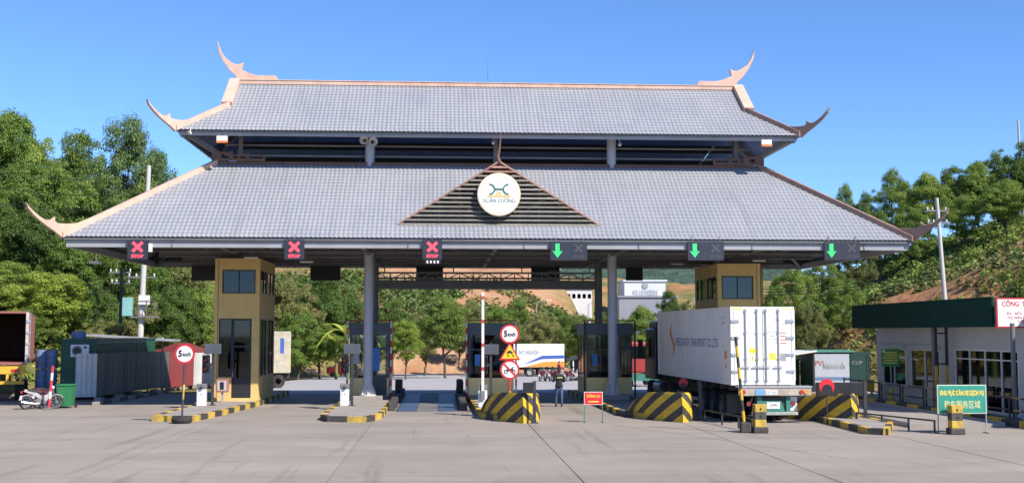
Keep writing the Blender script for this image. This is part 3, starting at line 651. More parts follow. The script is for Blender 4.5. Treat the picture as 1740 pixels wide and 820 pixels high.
for i, u in enumerate((966.5, 1199.5, 1431.5)):
    p = P(u, 426, 50.52)
    t = thing('lane_signal', 'wide lane signal lit with a green arrow, '+WG[i], 'lane signal', tuple(p), group='lane signals along the eave')
    MB().box(-.8, .8, 0, .16, -.41, .41).build('housing', m_board, t, bevel=.01)
    MB().prism([(-.58, .31), (-.40, .31), (-.40, -.03), (-.27, .0), (-.49, -.30), (-.71, .0), (-.58, -.03)], yf, -.008, -.001).build('green_arrow', m_ledg, t)
    c = MB()
    for k in (-1, 1): c.prism([(.22, k*-.13+.12), (.29, k*-.2+.12), (.62, k*.13+.12), (.55, k*.2+.12)], yf, -.006-.001*(k > 0), -.001)
    c.build('dark_cross', m_ledo, t); text('lettering', 'STOP', .12, m_ledo, t, (.42, -.003, -.26), width=.5, bold=.04)
    for x in (-.6, .6): MB().box(x-.03, x+.03, .0, .1, .41, .62).build('hanger', m_steel2, t)
# backs of the rear lane signals
for i, (u, wd) in enumerate(((352, 1.7), (553, 1.65), (730, 1.5), (927, 1.6), (1078, .95), (1225, 1.6))):
    p = P(u, 462, 65.6)
    t = thing('rear_lane_signal', 'dark lane signal at the rear eave, '+['behind the left yellow tower', 'left of the left column', 'above the service truss near the speed sign', 'above the right end of the service truss', 'small one right of the right column', 'behind the right yellow tower'][i], 'lane signal', (p.x, 65.6, p.z-.05), group='lane signals along the rear eave')
    MB().box(-wd/2, wd/2, 0, .18, -.42, .42).build('housing', m_black, t, bevel=.01); MB().box(-.05, .05, .04, .12, .42, .75).build('hanger', m_black, t)
# strip lights under the roof
m_lampw = M('lamp_white', (.75, .75, .70), .4, .03)
for i, (u, v, Y) in enumerate(((427, 437, 54), (521, 444, 55), (941, 462, 62), (1151, 448, 58), (163, 446, 58), (1290, 442, 55))):
    p = P(u, v, Y); t = thing('strip_light', 'white strip light under the roof '+['over the left tower', 'right of the left tower', 'right of the truss centre', 'left of the right tower', 'at the far left corner', 'over the right tower'][i], 'lamp', (p.x, Y, p.z), group='strip lights under the roof')
    MB().box(-.32, .32, -.06, .06, 0, .06).build('housing', m_steel2, t); MB().cyl((-.3, 0, -.025), (.3, 0, -.025), .03, .03, 8).build('tube', m_lampw, t)
    MB().box(-.02, .02, -.02, .02, .06, 1.0).build('hanger', m_steel2, t)
# orange-white box lamps at upper eave ends
for i, u in enumerate((377, 1303)):
    p = P(u, 236.5 if i == 0 else 243, 54.35); t = thing('eave_floodlight', ['small orange and white floodlight under the upper eave, left end', 'small orange and white floodlight under the upper eave, right end'][i], 'lamp', tuple(p), group='eave floodlights')
    MB().box(-.24, .24, 0, .14, -.07, .16).build('body', m_white, t); MB().box(-.25, .25, -.02, .16, -.16, -.07).build('orange_base', M('orange', (.70, .17, .04), .5, .1), t); MB().bar((0, .08, .16), (0, .3, .5), .04, .04).build('bracket', m_dark, t)
# horn loudspeakers
for i, (u, v) in enumerate(((618.5, 238), (634, 240.5))):
    p = P(u, v, 55.45); t = thing('horn_loudspeaker', ['white horn loudspeaker on the upper column, left one', 'white horn loudspeaker on the upper column, right one'][i], 'loudspeaker', tuple(p), rz=(-.35, .3)[i], group='horn loudspeakers')
    MB().lathe([(.04, .34), (.05, .2), (.1, .06), (.2, -.03), (.215, -.03), (.115, .06), (.07, .2), (.07, .36), (.0, .36)], 20, axis='Y').build('horn', m_white, t, smooth=50)
    MB().lathe([(0, -.02), (.03, 0), (.04, .1), (.04, .2)], 12, axis='Y').build('throat', m_dark, t); MB().bar((0, .25, 0), (.0, .38, .02), .05, .05).build('bracket', m_steel2, t)
# CCTV cameras
for i, (u, v, Y) in enumerate(((323, 226, 54.2), (838, 243, 55), (1053, 246, 55))):
    p = P(u, v, Y); t = thing('security_camera', 'small white security camera under the upper eave '+['at its left corner', 'above the gable finial', 'right of the right upper column'][i], 'camera', tuple(p), group='security cameras')
    MB().box(-.06, .06, -.2, .12, -.05, .05).build('body', m_white, t, bevel=.01); MB().cyl((0, -.2, 0), (0, -.215, 0), .035, .035, 10).build('lens', m_black, t); MB().bar((0, .05, .05), (0, .1, .28), .03, .03).build('bracket', m_white, t)
# steel guy brace on lower roof
t = thing('roof_stay', 'thin dark stay rising from two pads on the lower roof', 'stay', (0, 0, 0)); p0, p1 = P(598, 292, 55.6), P(618, 262, 55.65)
MB().tube([p0, p1], .015, 6).build('rod', m_dark, t)
for dx in (-.22, .24): MB().lathe([(.2, 0), (.12, .08), (0, .1)], 10, o=(p0.x+dx, p0.y-.05, p0.z-.06)).build('pad', m_dark, t)
# ------------------------------------------------------------------ traffic islands with painted kerb stones
KM = {}
def kerb_mesh(L):
    L = round(L, 1)
    if L not in KM:
        m = MB().box(0, L-.02, -.02, .17, -.02, .215); me = m.mesh('kerb_stone', m_kyel); KM[L] = me
    return KM[L]
def island(name, label, poly, z=.19, blk=.95, start=0):
    t = thing(name, label, 'traffic island', (poly[0][0], poly[0][1], 0)); ox, oy = poly[0]
    cx = sum(p[0] for p in poly)/len(poly); cy = sum(p[1] for p in poly)/len(poly)
    ins = [(p[0]+(cx-p[0])*.04-ox, p[1]+(cy-p[1])*.008-oy) for p in poly]
    MB().prism(ins, lambda a, b, d: (a, b, d), -.02, z).build('island_slab', m_islc, t)
    n = len(poly); col = start
    for i in range(n):
        a, b = Vector((*poly[i], 0)), Vector((*poly[(i+1) % n], 0)); d = b-a; L = d.length; k = max(1, round(L/blk)); st = L/k; ang = math.atan2(d.y, d.x)
        for j in range(k):
            me = kerb_mesh(st); p = a+d*(j/k)-Vector((ox, oy, 0))
            key = (me.name, col % 2)
            if key not in KM:
                c = me.copy(); c.materials.clear(); c.materials.append((m_kyel, m_kblk)[col % 2]); KM[key] = c
            o = obj('kerb_stone', KM[key], t, (p.x, p.y, random.uniform(-.006, .006)), (0, 0, ang)); o.scale = (st/round(st, 1), 1, 1); col += 1
    return t
island('traffic_island', 'kerbed island carrying the left yellow tower, speed sign at its tip', [(-10.9, 45.6), (-9.3, 45.2), (-8.75, 49.5), (-8.3, 55), (-8.25, 65), (-10.95, 65)], start=0)
island('traffic_island', 'kerbed island with the left round column and small booth', [(-4.25, 44.9), (-2.75, 44.6), (-2.3, 46.6), (-2.2, 65), (-4.6, 65), (-4.6, 46)], start=1)
island('traffic_island', 'kerbed island under the booth with three road signs', [(1.5, 46.6), (2.0, 45.2), (3.3, 45.2), (3.6, 46.4), (3.6, 65), (1.3, 65)], start=0)
island('traffic_island', 'kerbed island with the right round column and dark booth', [(7.2, 47.4), (8.0, 45.6), (9.3, 45.6), (9.4, 65), (7.0, 65)], start=1)
island('traffic_island', 'long kerbed island right of the white truck below the right tower', [(14.05, 38.4), (14.6, 38.0), (15.9, 41), (15.9, 65), (13.15, 65), (13.15, 54.5), (14.25, 47)], start=1)

# ------------------------------------------------------------------ yellow control towers
def tower(name, label, x0, ztop, mirror, dz=0.0):
    t = thing(name, label, 'control tower', (x0, 55.4, 0)); Wd, Dp = 2.06, 5.0
    mx = (lambda x: Wd-x) if mirror else (lambda x: x)
    def H(a, b, c, d): return (min(mx(a), mx(b)), max(mx(a), mx(b)), c+dz, d+dz)
    fr = [H(.34, 1.86, 5.15, 6.25), H(.22, 1.72, 1.29, 3.99), (*H(.83, 1.72, 0, 0)[:2], .33, 1.29+dz)]
    sd = [(.3, 2.25, 5.15+dz, 6.25+dz), (2.6, 4.6, 5.15+dz, 6.25+dz), (.35, 2.3, 1.29+dz, 3.99+dz), (2.6, 4.6, 1.29+dz, 3.99+dz)]
    wl = MB(); th = .14
    wall_panel(wl, 0, Wd, .15, ztop, fr, lambda u, z, s: (u, th*s, z))
    for sx in (0, 1):
        wall_panel(wl, th, Dp-th, .15, ztop, sd, lambda u, z, s, sx=sx: ((th*s if sx == 0 else Wd-th*s), u, z))
    wl.box(0, Wd, Dp-th, Dp, .15, ztop)
    wl.build('wall', m_yellow, t)
    MB().box(-.03, Wd+.03, -.03, Dp+.03, .15, .30).build('plinth', m_yellow, t)
    MB().box(-.015, Wd+.015, -.015, Dp+.015, ztop, ztop+.1).build('parapet', m_yellow, t)
    MB().box(th, Wd-th, th, Dp-th, 4.3, 4.45).build('floor_slab', m_inner, t); MB().box(th, Wd-th, th, Dp-th, ztop-.2, ztop-.1).build('ceiling', m_inner, t)
    MB().box(.5, 1.5, 1.2, 1.8, .2, 1.2).build('desk', M('desk_teal', (.05, .17, .17), .6), t)
    def win(h, side, parts=1):
        a, b, c, d = h; f = MB(); fw = .05
        g0 = (lambda u, y, z: (u, y, z)) if side == 'F' else ((lambda u, y, z: (Wd-y, u, z)) if side == 'R' else (lambda u, y, z: (y, u, z)))
        def bx(u0, u1, z0_, z1_, y0=-.012, y1=.09):
            q = [g0(u0, y0, z0_), g0(u1, y1, z1_)]; f.box(*[k for i in range(3) for k in sorted((q[0][i], q[1][i]))])
        bx(a, b, c, c+fw); bx(a, b, d-fw, d); bx(a, a+fw, c+fw, d-fw); bx(b-fw, b, c+fw, d-fw)
        us = [a+fw+(b-a-2*fw)*i/parts for i in range(parts+1)]
        for i in range(1, parts): bx(us[i]-fw/2, us[i]+fw/2, c+fw, d-fw)
        fo = f.build('window_frame', m_frame, t)
        for i in range(parts):
            q0, q1 = g0(us[i], .03, c+fw), g0(us[i+1], .04, d-fw)
            MB().box(*[k for j in range(3) for k in sorted((q0[j], q1[j]))]).build('pane', m_glass, fo)
    win(fr[0], 'F', 2)
    a, b, c, d = fr[0]; cu_ = MB(); nn = 18; w0 = (b-a)*.62; vs = []
    for k in range(nn+1): vs += [(a+w0*k/nn, .34+.03*(-1)**k, c-.1), (a+w0*k/nn, .34+.03*(-1)**k, d+.1)]
    cu_.add(vs, [(2*k, 2*k+2, 2*k+3, 2*k+1) for k in range(nn)]).build('curtain', M('curtain_grey', (.5, .5, .52), .9, .05), t)
    a, b = H(.22, .83, 0, 0)[:2]; win((a, b, 1.29+dz, 3.99+dz), 'F', 1)
    a, b = H(.83, 1.72, 0, 0)[:2]
    for h in sd: win(h, 'R', 2); win(h, 'L', 2)
    dr = MB().box(a+.01, b-.01, .02, .07, .33, 1.25).box(a+.01, a+.09, .02, .07, 1.25, 3.97).box(b-.09, b-.01, .02, .07, 1.25, 3.97).box(a+.09, b-.09, .02, .07, 3.9, 3.97).box(a+.09, b-.09, .02, .07, 2.66, 2.74).build('door', m_frame, t)
    MB().box(a+.09, b-.09, .04, .05, 1.25, 2.66).build('pane', m_glass, dr); MB().box(a+.09, b-.09, .04, .05, 2.74, 3.9).build('pane', m_glass, dr)
    MB().box(a+.03, a+.06, -.03, .02, 1.3, 1.55).build('handle', m_steel, dr)
    for k in range(2):
        xx = .12 if not mirror else Wd+.06+k*.07
        if mirror: MB().cyl((xx, .1, .2), (xx, .1, ztop+.05), .03, .03, 8).build('drain_pipe', M('pipe_ochre', (.22, .15, .07), .6), t)
    MB().box(mx(.16)-.012, mx(.16)+.012, -.012, .0, .35, ztop).build('corner_joint', m_brown, t)
    return t
tower('control_tower', 'tall yellow control tower with glass door on the left island', -10.5, 6.68, False)
tower('control_tower', 'tall yellow control tower rising behind the white container truck', 13.14, 6.52, True, -.22)
# intercom box on a stand at the left tower
p = P(378, 652, 54.6); t = thing('intercom_box', 'red and grey intercom box on a stand before the left tower', 'intercom', (p.x, 54.6, .19))
MB().box(-.05, .05, -.03, .03, 0, .5).build('stand', m_steel, t); MB().box(-.28, .28, -.12, .12, .45, 1.05).build('casing', M('faded_red', (.38, .15, .12), .6, .15, 4, grime=.3), t, bevel=.03); MB().box(-.2, .2, -.135, -.12, .53, .98).build('front_plate', M('pale_grey', (.45, .43, .42), .5), t); MB().box(-.09, .09, -.15, -.135, .58, .92).build('handset', m_black, t, bevel=.02)

# ------------------------------------------------------------------ ticket booths
m_band = M('booth_band', (.075, .09, .11), .5, .1); m_booth = M('booth_cream', (.86, .66, .29), .7, .08, 2, grime=.25, gcol=(.25, .18, .08))
m_bcol = M('booth_dark_frame', (.06, .063, .07), .5, .15)
def booth(label, x0, x1, y0, y1, gm, style):
    t = thing('ticket_booth', label, 'ticket booth', ((x0+x1)/2, y0, 0), group='ticket booths on the islands'); a = (x1-x0)/2; d = y1-y0
    MB().box(-a, a, 0, d, .17, .36).build('plinth', m_islc, t)
    dx0, dx1 = (.15, a-.1) if style == 'door' else (9, 9)
    lw = MB()
    if style == 'door': lw.box(-a, dx0, 0, .06, .36, 1.17).box(dx1, a, 0, .06, .36, 1.17)
    else: lw.box(-a, a, 0, .06, .36, 1.17)
    lw.box(-a, -a+.06, .06, d, .36, 1.17).box(a-.06, a, .06, d, .36, 1.17).box(-a+.06, a-.06, d-.06, d, .36, 1.17).build('lower_wall', m_booth, t)
    MB().box(-a-.04, a+.04, -.04, d+.04, 3.22, 3.80).build('roof_band', m_band, t, bevel=.02)
    for sx in (-a, a-.09):
        for yy in (0, d-.09): MB().box(sx, sx+.09, yy, yy+.09, 1.17, 3.22).build('corner_post', m_bcol, t)
    def pane(q): MB().box(*q).build('pane', gm, t)
    pn = [(-a+.09, dx0 if style == 'door' else a-.09, .02, .035, 1.17, 3.22)]
    if style == 'door':
        dr = MB().box(dx0, dx1, .01, .06, .36, 1.3).box(dx0, dx0+.07, .01, .06, 1.3, 3.2).box(dx1-.07, dx1, .01, .06, 1.3, 3.2).box(dx0+.07, dx1-.07, .01, .06, 2.55, 2.63).build('door', m_bcol, t)
        MB().box(dx0+.07, dx1-.07, .025, .035, 1.3, 2.55).build('pane', gm, dr); MB().box(dx0+.07, dx1-.07, .025, .035, 2.63, 3.2).build('pane', gm, dr)
        MB().box(dx0-.3, dx0+.35, -.03, -.01, 1.5, 2.6).build('notice_sheet', M('notice_blue', (.04, .18, .50), .5, .3, 6), t)
        MB().box(-a+.1, -a+.45, -.02, .0, 1.85, 2.6).build('notice_sheet', M('notice_grey', (.35, .42, .48), .5, .2, 6), t)
    else: MB().box(-a+.3, -a+.55, -.02, .0, 1.75, 2.3).build('notice_sheet', M('notice_blue', (.04, .18, .50), .5), t)
    if style == 'teal':  # slats added behind the front pane so the teal glass does not go dark
        for k in range(9): MB().box(-a+.11, a-.11, .10, .115, 1.95+k*.14, 2.075+k*.14).build('blind_slat', M('blind_teal', (.07, .30, .38), .6, .1), t)
    pn += [(-a+.02, -a+.035, .09, d-.09, 1.17, 3.22), (a-.035, a-.02, .09, d-.09, 1.17, 3.22), (-a+.09, a-.09, d-.035, d-.02, 1.17, 3.22)]
    for q in pn: pane(q)
    MB().box(-a+.09, a-.09, -.005, .06, 2.5, 2.56).build('transom', m_bcol, t)
    for yy in (d*.33, d*.66): MB().box(-a, -a+.05, yy-.03, yy+.03, 1.17, 3.22).box(a-.05, a, yy-.03, yy+.03, 1.17, 3.22).build('mullion', m_bcol, t)
    MB().box(-a+.15, a-.3, .7, 1.3, .36, 1.1).build('counter', m_inner, t); MB().box(-.3, .1, .75, .85, 1.1, 1.45).build('monitor', m_black, t)
    # guard frame of striped tubes round the booth front
    for sx in (-1, 1): MB().cyl((0, 0, .0), (0, 0, 3.75), .045, .045, 10).build('guard_post', m_rw if style != 'dark' else m_dark, t, (sx*(a+.1), -.22, .17))
    top = MB().bar((-a-.1, -.22, 3.92), (a+.1, -.22, 3.92), .06, .06)
    for sx in (-1, 1): top.bar((sx*(a+.1), -.19, 3.92), (sx*(a+.1), 1.0, 3.92), .06, .06)
    top.build('guard_rail', M('dull_red', (.25, .04, .035), .6, .2), t)
    return t
booth('cream and dark booth with blue notice on its door, behind the left column', -4.38, -2.5, 57.2, 60.8, glass('booth_glass', (.86, .9, .9)), 'door')
booth('dark teal glass booth behind the three road signs', 1.32, 3.5, 57.0, 60.8, glass('teal_glass', (.10, .30, .38)), 'teal')
booth('dark shaded booth behind the right round column', 7.05, 9.3, 57.2, 60.8, glass('booth_glass_tint', (.55, .6, .62)), 'dark')

# ------------------------------------------------------------------ boom barrier cabinets, signal posts
m_cab = M('cabinet_white', (.68, .69, .70), .5, .05, 2, grime=.3, gcol=(.3, .28, .25))
def cabinet(label, u, Y, arm=False):
    x = XU(u, Y, 670); t = thing('boom_barrier', label, 'barrier', (x, Y, .19), group='boom barriers of the lanes')
    MB().box(-.19, .19, -.16, .16, .0, .72).build('cabinet', m_cab, t, bevel=.015); MB().box(-.2, .2, -.17, .17, .725, .95).build('head', m_steel2, t, bevel=.03)
    MB().box(-.12, .12, -.166, -.16, .1, .62).build('door_panel', m_cab, t); MB().cyl((0, -.17, .5), (0, -.18, .5), .02, .02, 8).build('lock', m_dark, t)
    if arm:
        MB().box(-.055, .055, -.03, .03, .0, 4.15).build('boom_arm', stripes('boom_bands', (.74, .73, .7), (.55, .05, .05), (0, 0, 1), 1.0, .84), t, (.0, -.215, .7)); MB().box(-.08, .08, -.06, .06, -.35, .0).build('counterweight', m_steel2, t, (0, -.215, .7))
    else: MB().box(-.05, .05, -.05, .05, 0, .12).build('arm_clamp', m_dark, t, (0, -.2, .72))
    return t
cabinet('white barrier cabinet before the left tower', 343, 52.0)
cabinet('white barrier cabinet beside the left column', 586, 51.7)
cabinet('white barrier cabinet with its boom raised upright', 820, 50.3, True)
m_dbox = M('display_grey', (.075, .085, .10), .45, .15, 3)
def sigpost(label, u, Y, hz, flip=1):
    x = XU(u, Y, 670); t = thing('signal_post', label, 'signal post', (x, Y, .19), group='signal posts of the lanes')
    MB().box(-.055, .055, -.05, .05, 0, hz).build('post', m_dark, t)
    MB().box(-.38, .34, -.1, .06, hz-.5, hz-.06).build('display_box', m_dbox, t, bevel=.02)
    b = MB().box(-.46, -.14, -.06, .1, hz-1.32, hz-.54).build('lamp_housing', m_black, t, bevel=.02)
    for k in range(2):
        MB().lathe([(.13, -.18), (.14, -.06), (.0, -.06)], 14, o=(-.30, 0, hz-.74-k*.38), axis='Y').build('lamp_hood', m_black, b)
        MB().cyl((-.30, -.066, hz-.74-k*.38), (-.30, -.075, hz-.74-k*.38), .1, .1, 14).build('lens', M('signal_lens', (.12, .02, .02), .3), b)
    MB().box(-.14, -.05, -.03, .03, hz-1.0, hz-.9).build('bracket', m_dark, t); MB().box(-.14, .14, -.12, .12, 0, .03).build('foot_plate', m_dark, t)
sigpost('dark signal post with grey display box before the left tower', 361, 52.3, 2.72)
sigpost('dark signal post with grey display box left of the left column', 598, 51.6, 2.72)
sigpost('dark signal post with grey display box in front of the teal booth', 834, 51.2, 2.70)

# ------------------------------------------------------------------ road signs
def round_face(par, z, r, y=-.04, red=m_red):
    MB().disc((0, z), r, y, y+.02, 36).build('red_ring', red, par); f = MB().disc((0, z), r*.80, y-.006, y, 36).build('face', m_whitec, par); return f
t = thing('speed_sign', 'round 5 km/h speed limit sign on a striped pole standing in a tyre', 'road sign', (XU(309, 44.6, 710), 44.6, 0))
MB().cyl((0, 0, 0), (.06, 0, 2.35), .035, .035, 10).build('pole', M('pole_dark', (.05, .05, .05), .6, .2, grime=.4), t, smooth=40); MB().cyl((.028, 0, .88), (.045, 0, 1.42), .038, .038, 10).build('yellow_band', m_kyel, t, smooth=40)
MB().lathe([(.18, .02), (.30, 0), (.37, .06), (.38, .12), (.37, .18), (.30, .24), (.18, .22), (.18, .02)], 24).build('tyre', m_rubber, t, smooth=50); MB().cyl((0, 0, .0), (0, 0, .15), .18, .18, 16).build('concrete_fill', m_islc, t)
hd = thing; zc = 2.55
hdp = MB().disc((.06, zc), .37, -.04, -.02, 36).build('red_ring', m_red, t); MB().disc((.06, zc), .295, -.046, -.04, 36).build('face', m_whitec, t)
text('lettering', '5', .24, m_blk, t, (-.10, -.048, zc), width=.14, bold=.05); text('lettering', 'km/h', .15, m_blk, t, (.14, -.048, zc-.02), width=.30, bold=.04)
t = thing('sign_post', 'striped post with speed limit, slippery road and no-motorcycle signs', 'road sign', (XU(866, 46.6, 690), 46.6, .15))
MB().cyl((0, 0, 0), (0, 0, 3.2), .04, .04, 10).build('post', stripes('red_yellow_post', (.55, .04, .03), (.66, .42, .03), (0, 0, 1), .9, .5), t, smooth=40)
def zof(v, Y): return P(866, v, Y).z-.15
z1, z2, z3 = zof(567, 46.6), zof(599.5, 46.6), zof(627.5, 46.6)
round_face(t, z1, .385); text('lettering', '5', .24, m_blk, t, (-.16, -.05, z1), width=.14, bold=.05); text('lettering', 'km/h', .15, m_blk, t, (.08, -.05, z1-.02), width=.30, bold=.04)
tri = lambda r: [(0, r), (-r*.95, -r*.62), (r*.95, -r*.62)]
MB().prism([(a, b+z2) for a, b in tri(.44)], yf, -.04, -.02).build('red_triangle', m_red, t)
MB().prism([(a, b+z2) for a, b in tri(.335)], yf, -.047, -.041).build('yellow_triangle', M('sign_yellow', (.80, .52, .02), .5, .05), t)
sy = MB().prism([(-.12, .0), (.12, .0), (.12, .05), (.08, .05), (.06, .1), (-.06, .1), (-.08, .05), (-.12, .05)], lambda a, b, d: (a, d, b+z2), -.052, -.046)
for s in (-1, 1):
    sy.prism([(s*.08-.03, -.02), (s*.08+.03, -.02), (s*.08+.03, .0), (s*.08-.03, .0)], lambda a, b, d: (a, d, b+z2), -.0525, -.046)
    x = s*.1; sy.prism([(x-.02, -.05), (x+.02, -.05), (x+.09, -.10), (x+.05, -.14), (x+.0, -.13), (x+.03, -.10)], lambda a, b, d: (a, d, b+z2), -.052, -.046)
sy.build('slippery_car_symbol', m_blk, t)
round_face(t, z3, .385)
sy = MB()
for s in (-1, 1): sy.prism(arc_band(s*.15, -.07, .065, 0, math.pi*2, .035, 18), lambda a, b, d: (a, d, b+z3), -.054, -.047)
sy.prism([(-.15, -.06), (-.1, .02), (.06, .05), (.12, .12), (.16, .12), (.15, .08), (.12, .06), (.16, -.06), (.12, -.07), (.06, -.02), (-.05, -.06)], lambda a, b, d: (a, d, b+z3), -.053, -.047)
sy.build('motorcycle_symbol', m_blk, t)
MB().prism([(-.24, .19), (-.19, .24), (.24, -.19), (.19, -.24)], lambda a, b, d: (a, d, b+z3), -.060, -.055).build('red_bar', m_red, t)
for z in (z1, z2, z3): MB().box(-.05, .05, -.02, .05, z-.03, z+.03).build('clamp', m_steel2, t)

# ------------------------------------------------------------------ chevron-striped concrete noses and their lane posts
def nose(label, u, v, mirror=False):
    Y = CH*FPX/(v-565); x = XU(u, Y, v); t = thing('island_nose_barrier', label, 'crash barrier', (x, Y, 0), group='striped island noses')
    L = [(0, 0, 1.08), (-.42, .55, 1.10), (-.78, 1.15, 1.08), (-1.08, 1.8, 1.02), (-1.28, 2.5, .86), (-1.40, 3.2, .62), (-1.46, 3.9, .36)]
    Rr = [(.34, .42, 1.08), (.62, .95, 1.06), (.76, 1.6, 1.02), (.80, 2.5, .86), (.80, 3.2, .62), (.80, 3.9, .36)]
    ring_ = list(reversed(L))+Rr; n = len(ring_); vs = []
    for k, (fz, ins) in enumerate(((0, 0), (.25, 0), (.5, .01), (.75, .04), (.93, .10), (1.0, .2))):
        for (a, b, h) in ring_: vs.append((a*(1-ins*.5)+(-.3)*ins*.5, b+ins*.5*(1.2 if b < 3 else 0), h*fz))
    fs = [(k*n+i, k*n+i+1, (k+1)*n+i+1, (k+1)*n+i) for k in range(5) for i in range(n-1)]+[(k*n+n-1, k*n, (k+1)*n, (k+1)*n+n-1) for k in range(5)]
    half = len(L)
    for i in range(half-1):
        j = n-1-i
        if j-1 > i+1: fs.append((5*n+i, 5*n+i+1, 5*n+j-1, 5*n+j))
    b = MB().add(vs, fs); o = b.build('concrete_block', m_yb, t, smooth=35)
    MB().tube([(-.0, -.03, .02), (-.01, -.0, .6), (-.02, .1, 1.05)], .012, 5).build('cable', m_black, t)
    return t, x, Y
nose('yellow and black striped concrete nose below the three road signs', 889, 717)
nose('yellow and black striped concrete nose left of the truck wheels', 1160, 717)
nose('yellow and black striped concrete nose right of the truck', 1448, 721)
def lanepost(label, u, v, panel):
    Y = CH*FPX/(v-565); x = XU(u, Y, v); t = thing('lane_post', label, 'post', (x, Y, 0), group='dark posts beside the island noses')
    MB().box(-.06, .06, -.05, .05, 0, 1.55).build('post', m_dark, t); MB().box(-.13, .13, -.12, .12, 0, .03).build('foot_plate', m_dark, t)
    if panel: MB().box(-panel, -.06, -.03, .05, 1.0 if panel > 1 else 1.1, 1.5).build('panel', m_black, t, bevel=.01)
    return t
lanepost('dark post with small box at the nose below the road signs', 908, 717, .42)
lanepost('plain dark post beside the nose left of the truck', 1190, 714, 0)
lanepost('dark post with long black panel right of the truck', 1471, 719, 1.85)
m_redd = M('red_disc', (.65, .02, .03), .4, .08)
for i, (u, v, Y) in enumerate(((1405, 656, 42.6), (1161, 650, 46.4))):
    p = P(u, v, Y); t = thing('stop_disc', ['red round stop disc beside the black panel right of the truck', 'red round stop disc in the shade left of the truck'][i], 'stop disc', (p.x, Y, 0), group='red stop discs')
    MB().disc((0, p.z), .28-.1*i, -.02, .02, 24).build('disc', m_redd, t); MB().cyl((0, .05, 0), (0, .05, p.z), .025, .025, 8).build('pole', m_dark, t)
    MB().disc((0, p.z-.12), .2-.08*i, -.03, -.021, 24).build('dark_centre', m_black, t)
# concrete bollards
for i, (u, v) in enumerate(((1291, 735), (1624, 739))):
    Y = CH*FPX/(v-565); t = thing('concrete_bollard', ['yellow and black square bollard behind the truck bumper', 'yellow and black square bollard before the green weighing sign'][i], 'bollard', (XU(u, Y, v), Y, 0), group='square bollards')
    z = 0
    MB().box(-.25, .25, -.22, .22, 0, .2).build('base', m_kblk, t, bevel=.04)
    for k, mm in enumerate((m_kyel, m_kblk, m_kyel)): MB().box(-.19, .19, -.17, .17, .2+k*.25, .45+k*.25).build('painted_block', mm, t, bevel=.012); 
    for k in (1, 2): MB().cyl((0, -.172, .3+k*.25), (0, -.18, .3+k*.25), .035, .035, 10).build('hole', m_black, t)
t = thing('leaning_pole', 'leaning yellow and black pole behind the white container', 'pole', (XU(1266, 39.3, 737), 39.3, 0))
MB().cyl((0, 0, 0), (-.24, .12, 3.2), .055, .05, 10).build('pole', m_ybz, t, smooth=40); MB().box(-.16, .16, -.14, .14, 0, .35).build('foot_block', m_kblk, t, bevel=.04)
# pipe rails
def rail(label, pts, h, mat, posts=True, bars=(1.0,), r=.03):
    t = thing('pipe_rail', label, 'railing', tuple(pts[0]))
    o = Vector(pts[0]); q = [Vector(p)-o for p in pts]
    for k in range(len(q)-1):
        for f in bars: MB().tube([q[k]+Vector((0, 0, h*f)), q[k+1]+Vector((0, 0, h*f))], r, 7).build('rail', mat, t)
    for p in q: MB().cyl(p, p+Vector((0, 0, h+.03)), r*1.15, r*1.15, 7).build('post', mat, t)
rail('low dark pipe rail between the truck and its striped nose', [(9.95, 44.3, 0), (10.2, 42.6, 0), (10.4, 41.0, 0), (10.55, 39.8, 0)], .42, m_dark)
rail('low dark pipe rail along the scale pit before the green sign', [(15.2, 42.6, 0), (15.6, 41.2, 0), (16.0, 39.8, 0), (16.4, 38.6, 0)], .42, m_dark)

# red notice on an easel
Y = 44.1; t = thing('stop_notice', 'small red stop notice on thin legs in the open lane', 'sign', (XU(1008.5, Y, 716), Y, 0))
z0, z1 = P(1008, 687, Y).z, P(1008, 665, Y).z
MB().box(-.35, .35, -.01, .02, z0, z1).build('white_border', m_white, t); MB().box(-.33, .33, -.015, -.01, z0+.02, z1-.02).build('red_face', m_redd, t)
text('lettering', 'DỪNG LẠI', .10, M('sign_text_yellow', (.85, .62, .08), .5, .03), t, (0, -.018, z1-.16), width=.5, bold=.03)
MB().box(-.2, .2, -.019, -.016, z0+.1, z0+.14).build('print_line', MATS['sign_text_yellow'], t)
for s in (-1, 1): MB().cyl((s*.34, .0, z0-.02), (s*.34, .0, .0), .016, .016, 6).cyl((s*.34, -.2, .015), (s*.34, .2, .015), .016, .016, 6).build('leg', M('leg_green', (.05, .2, .16), .5), t)

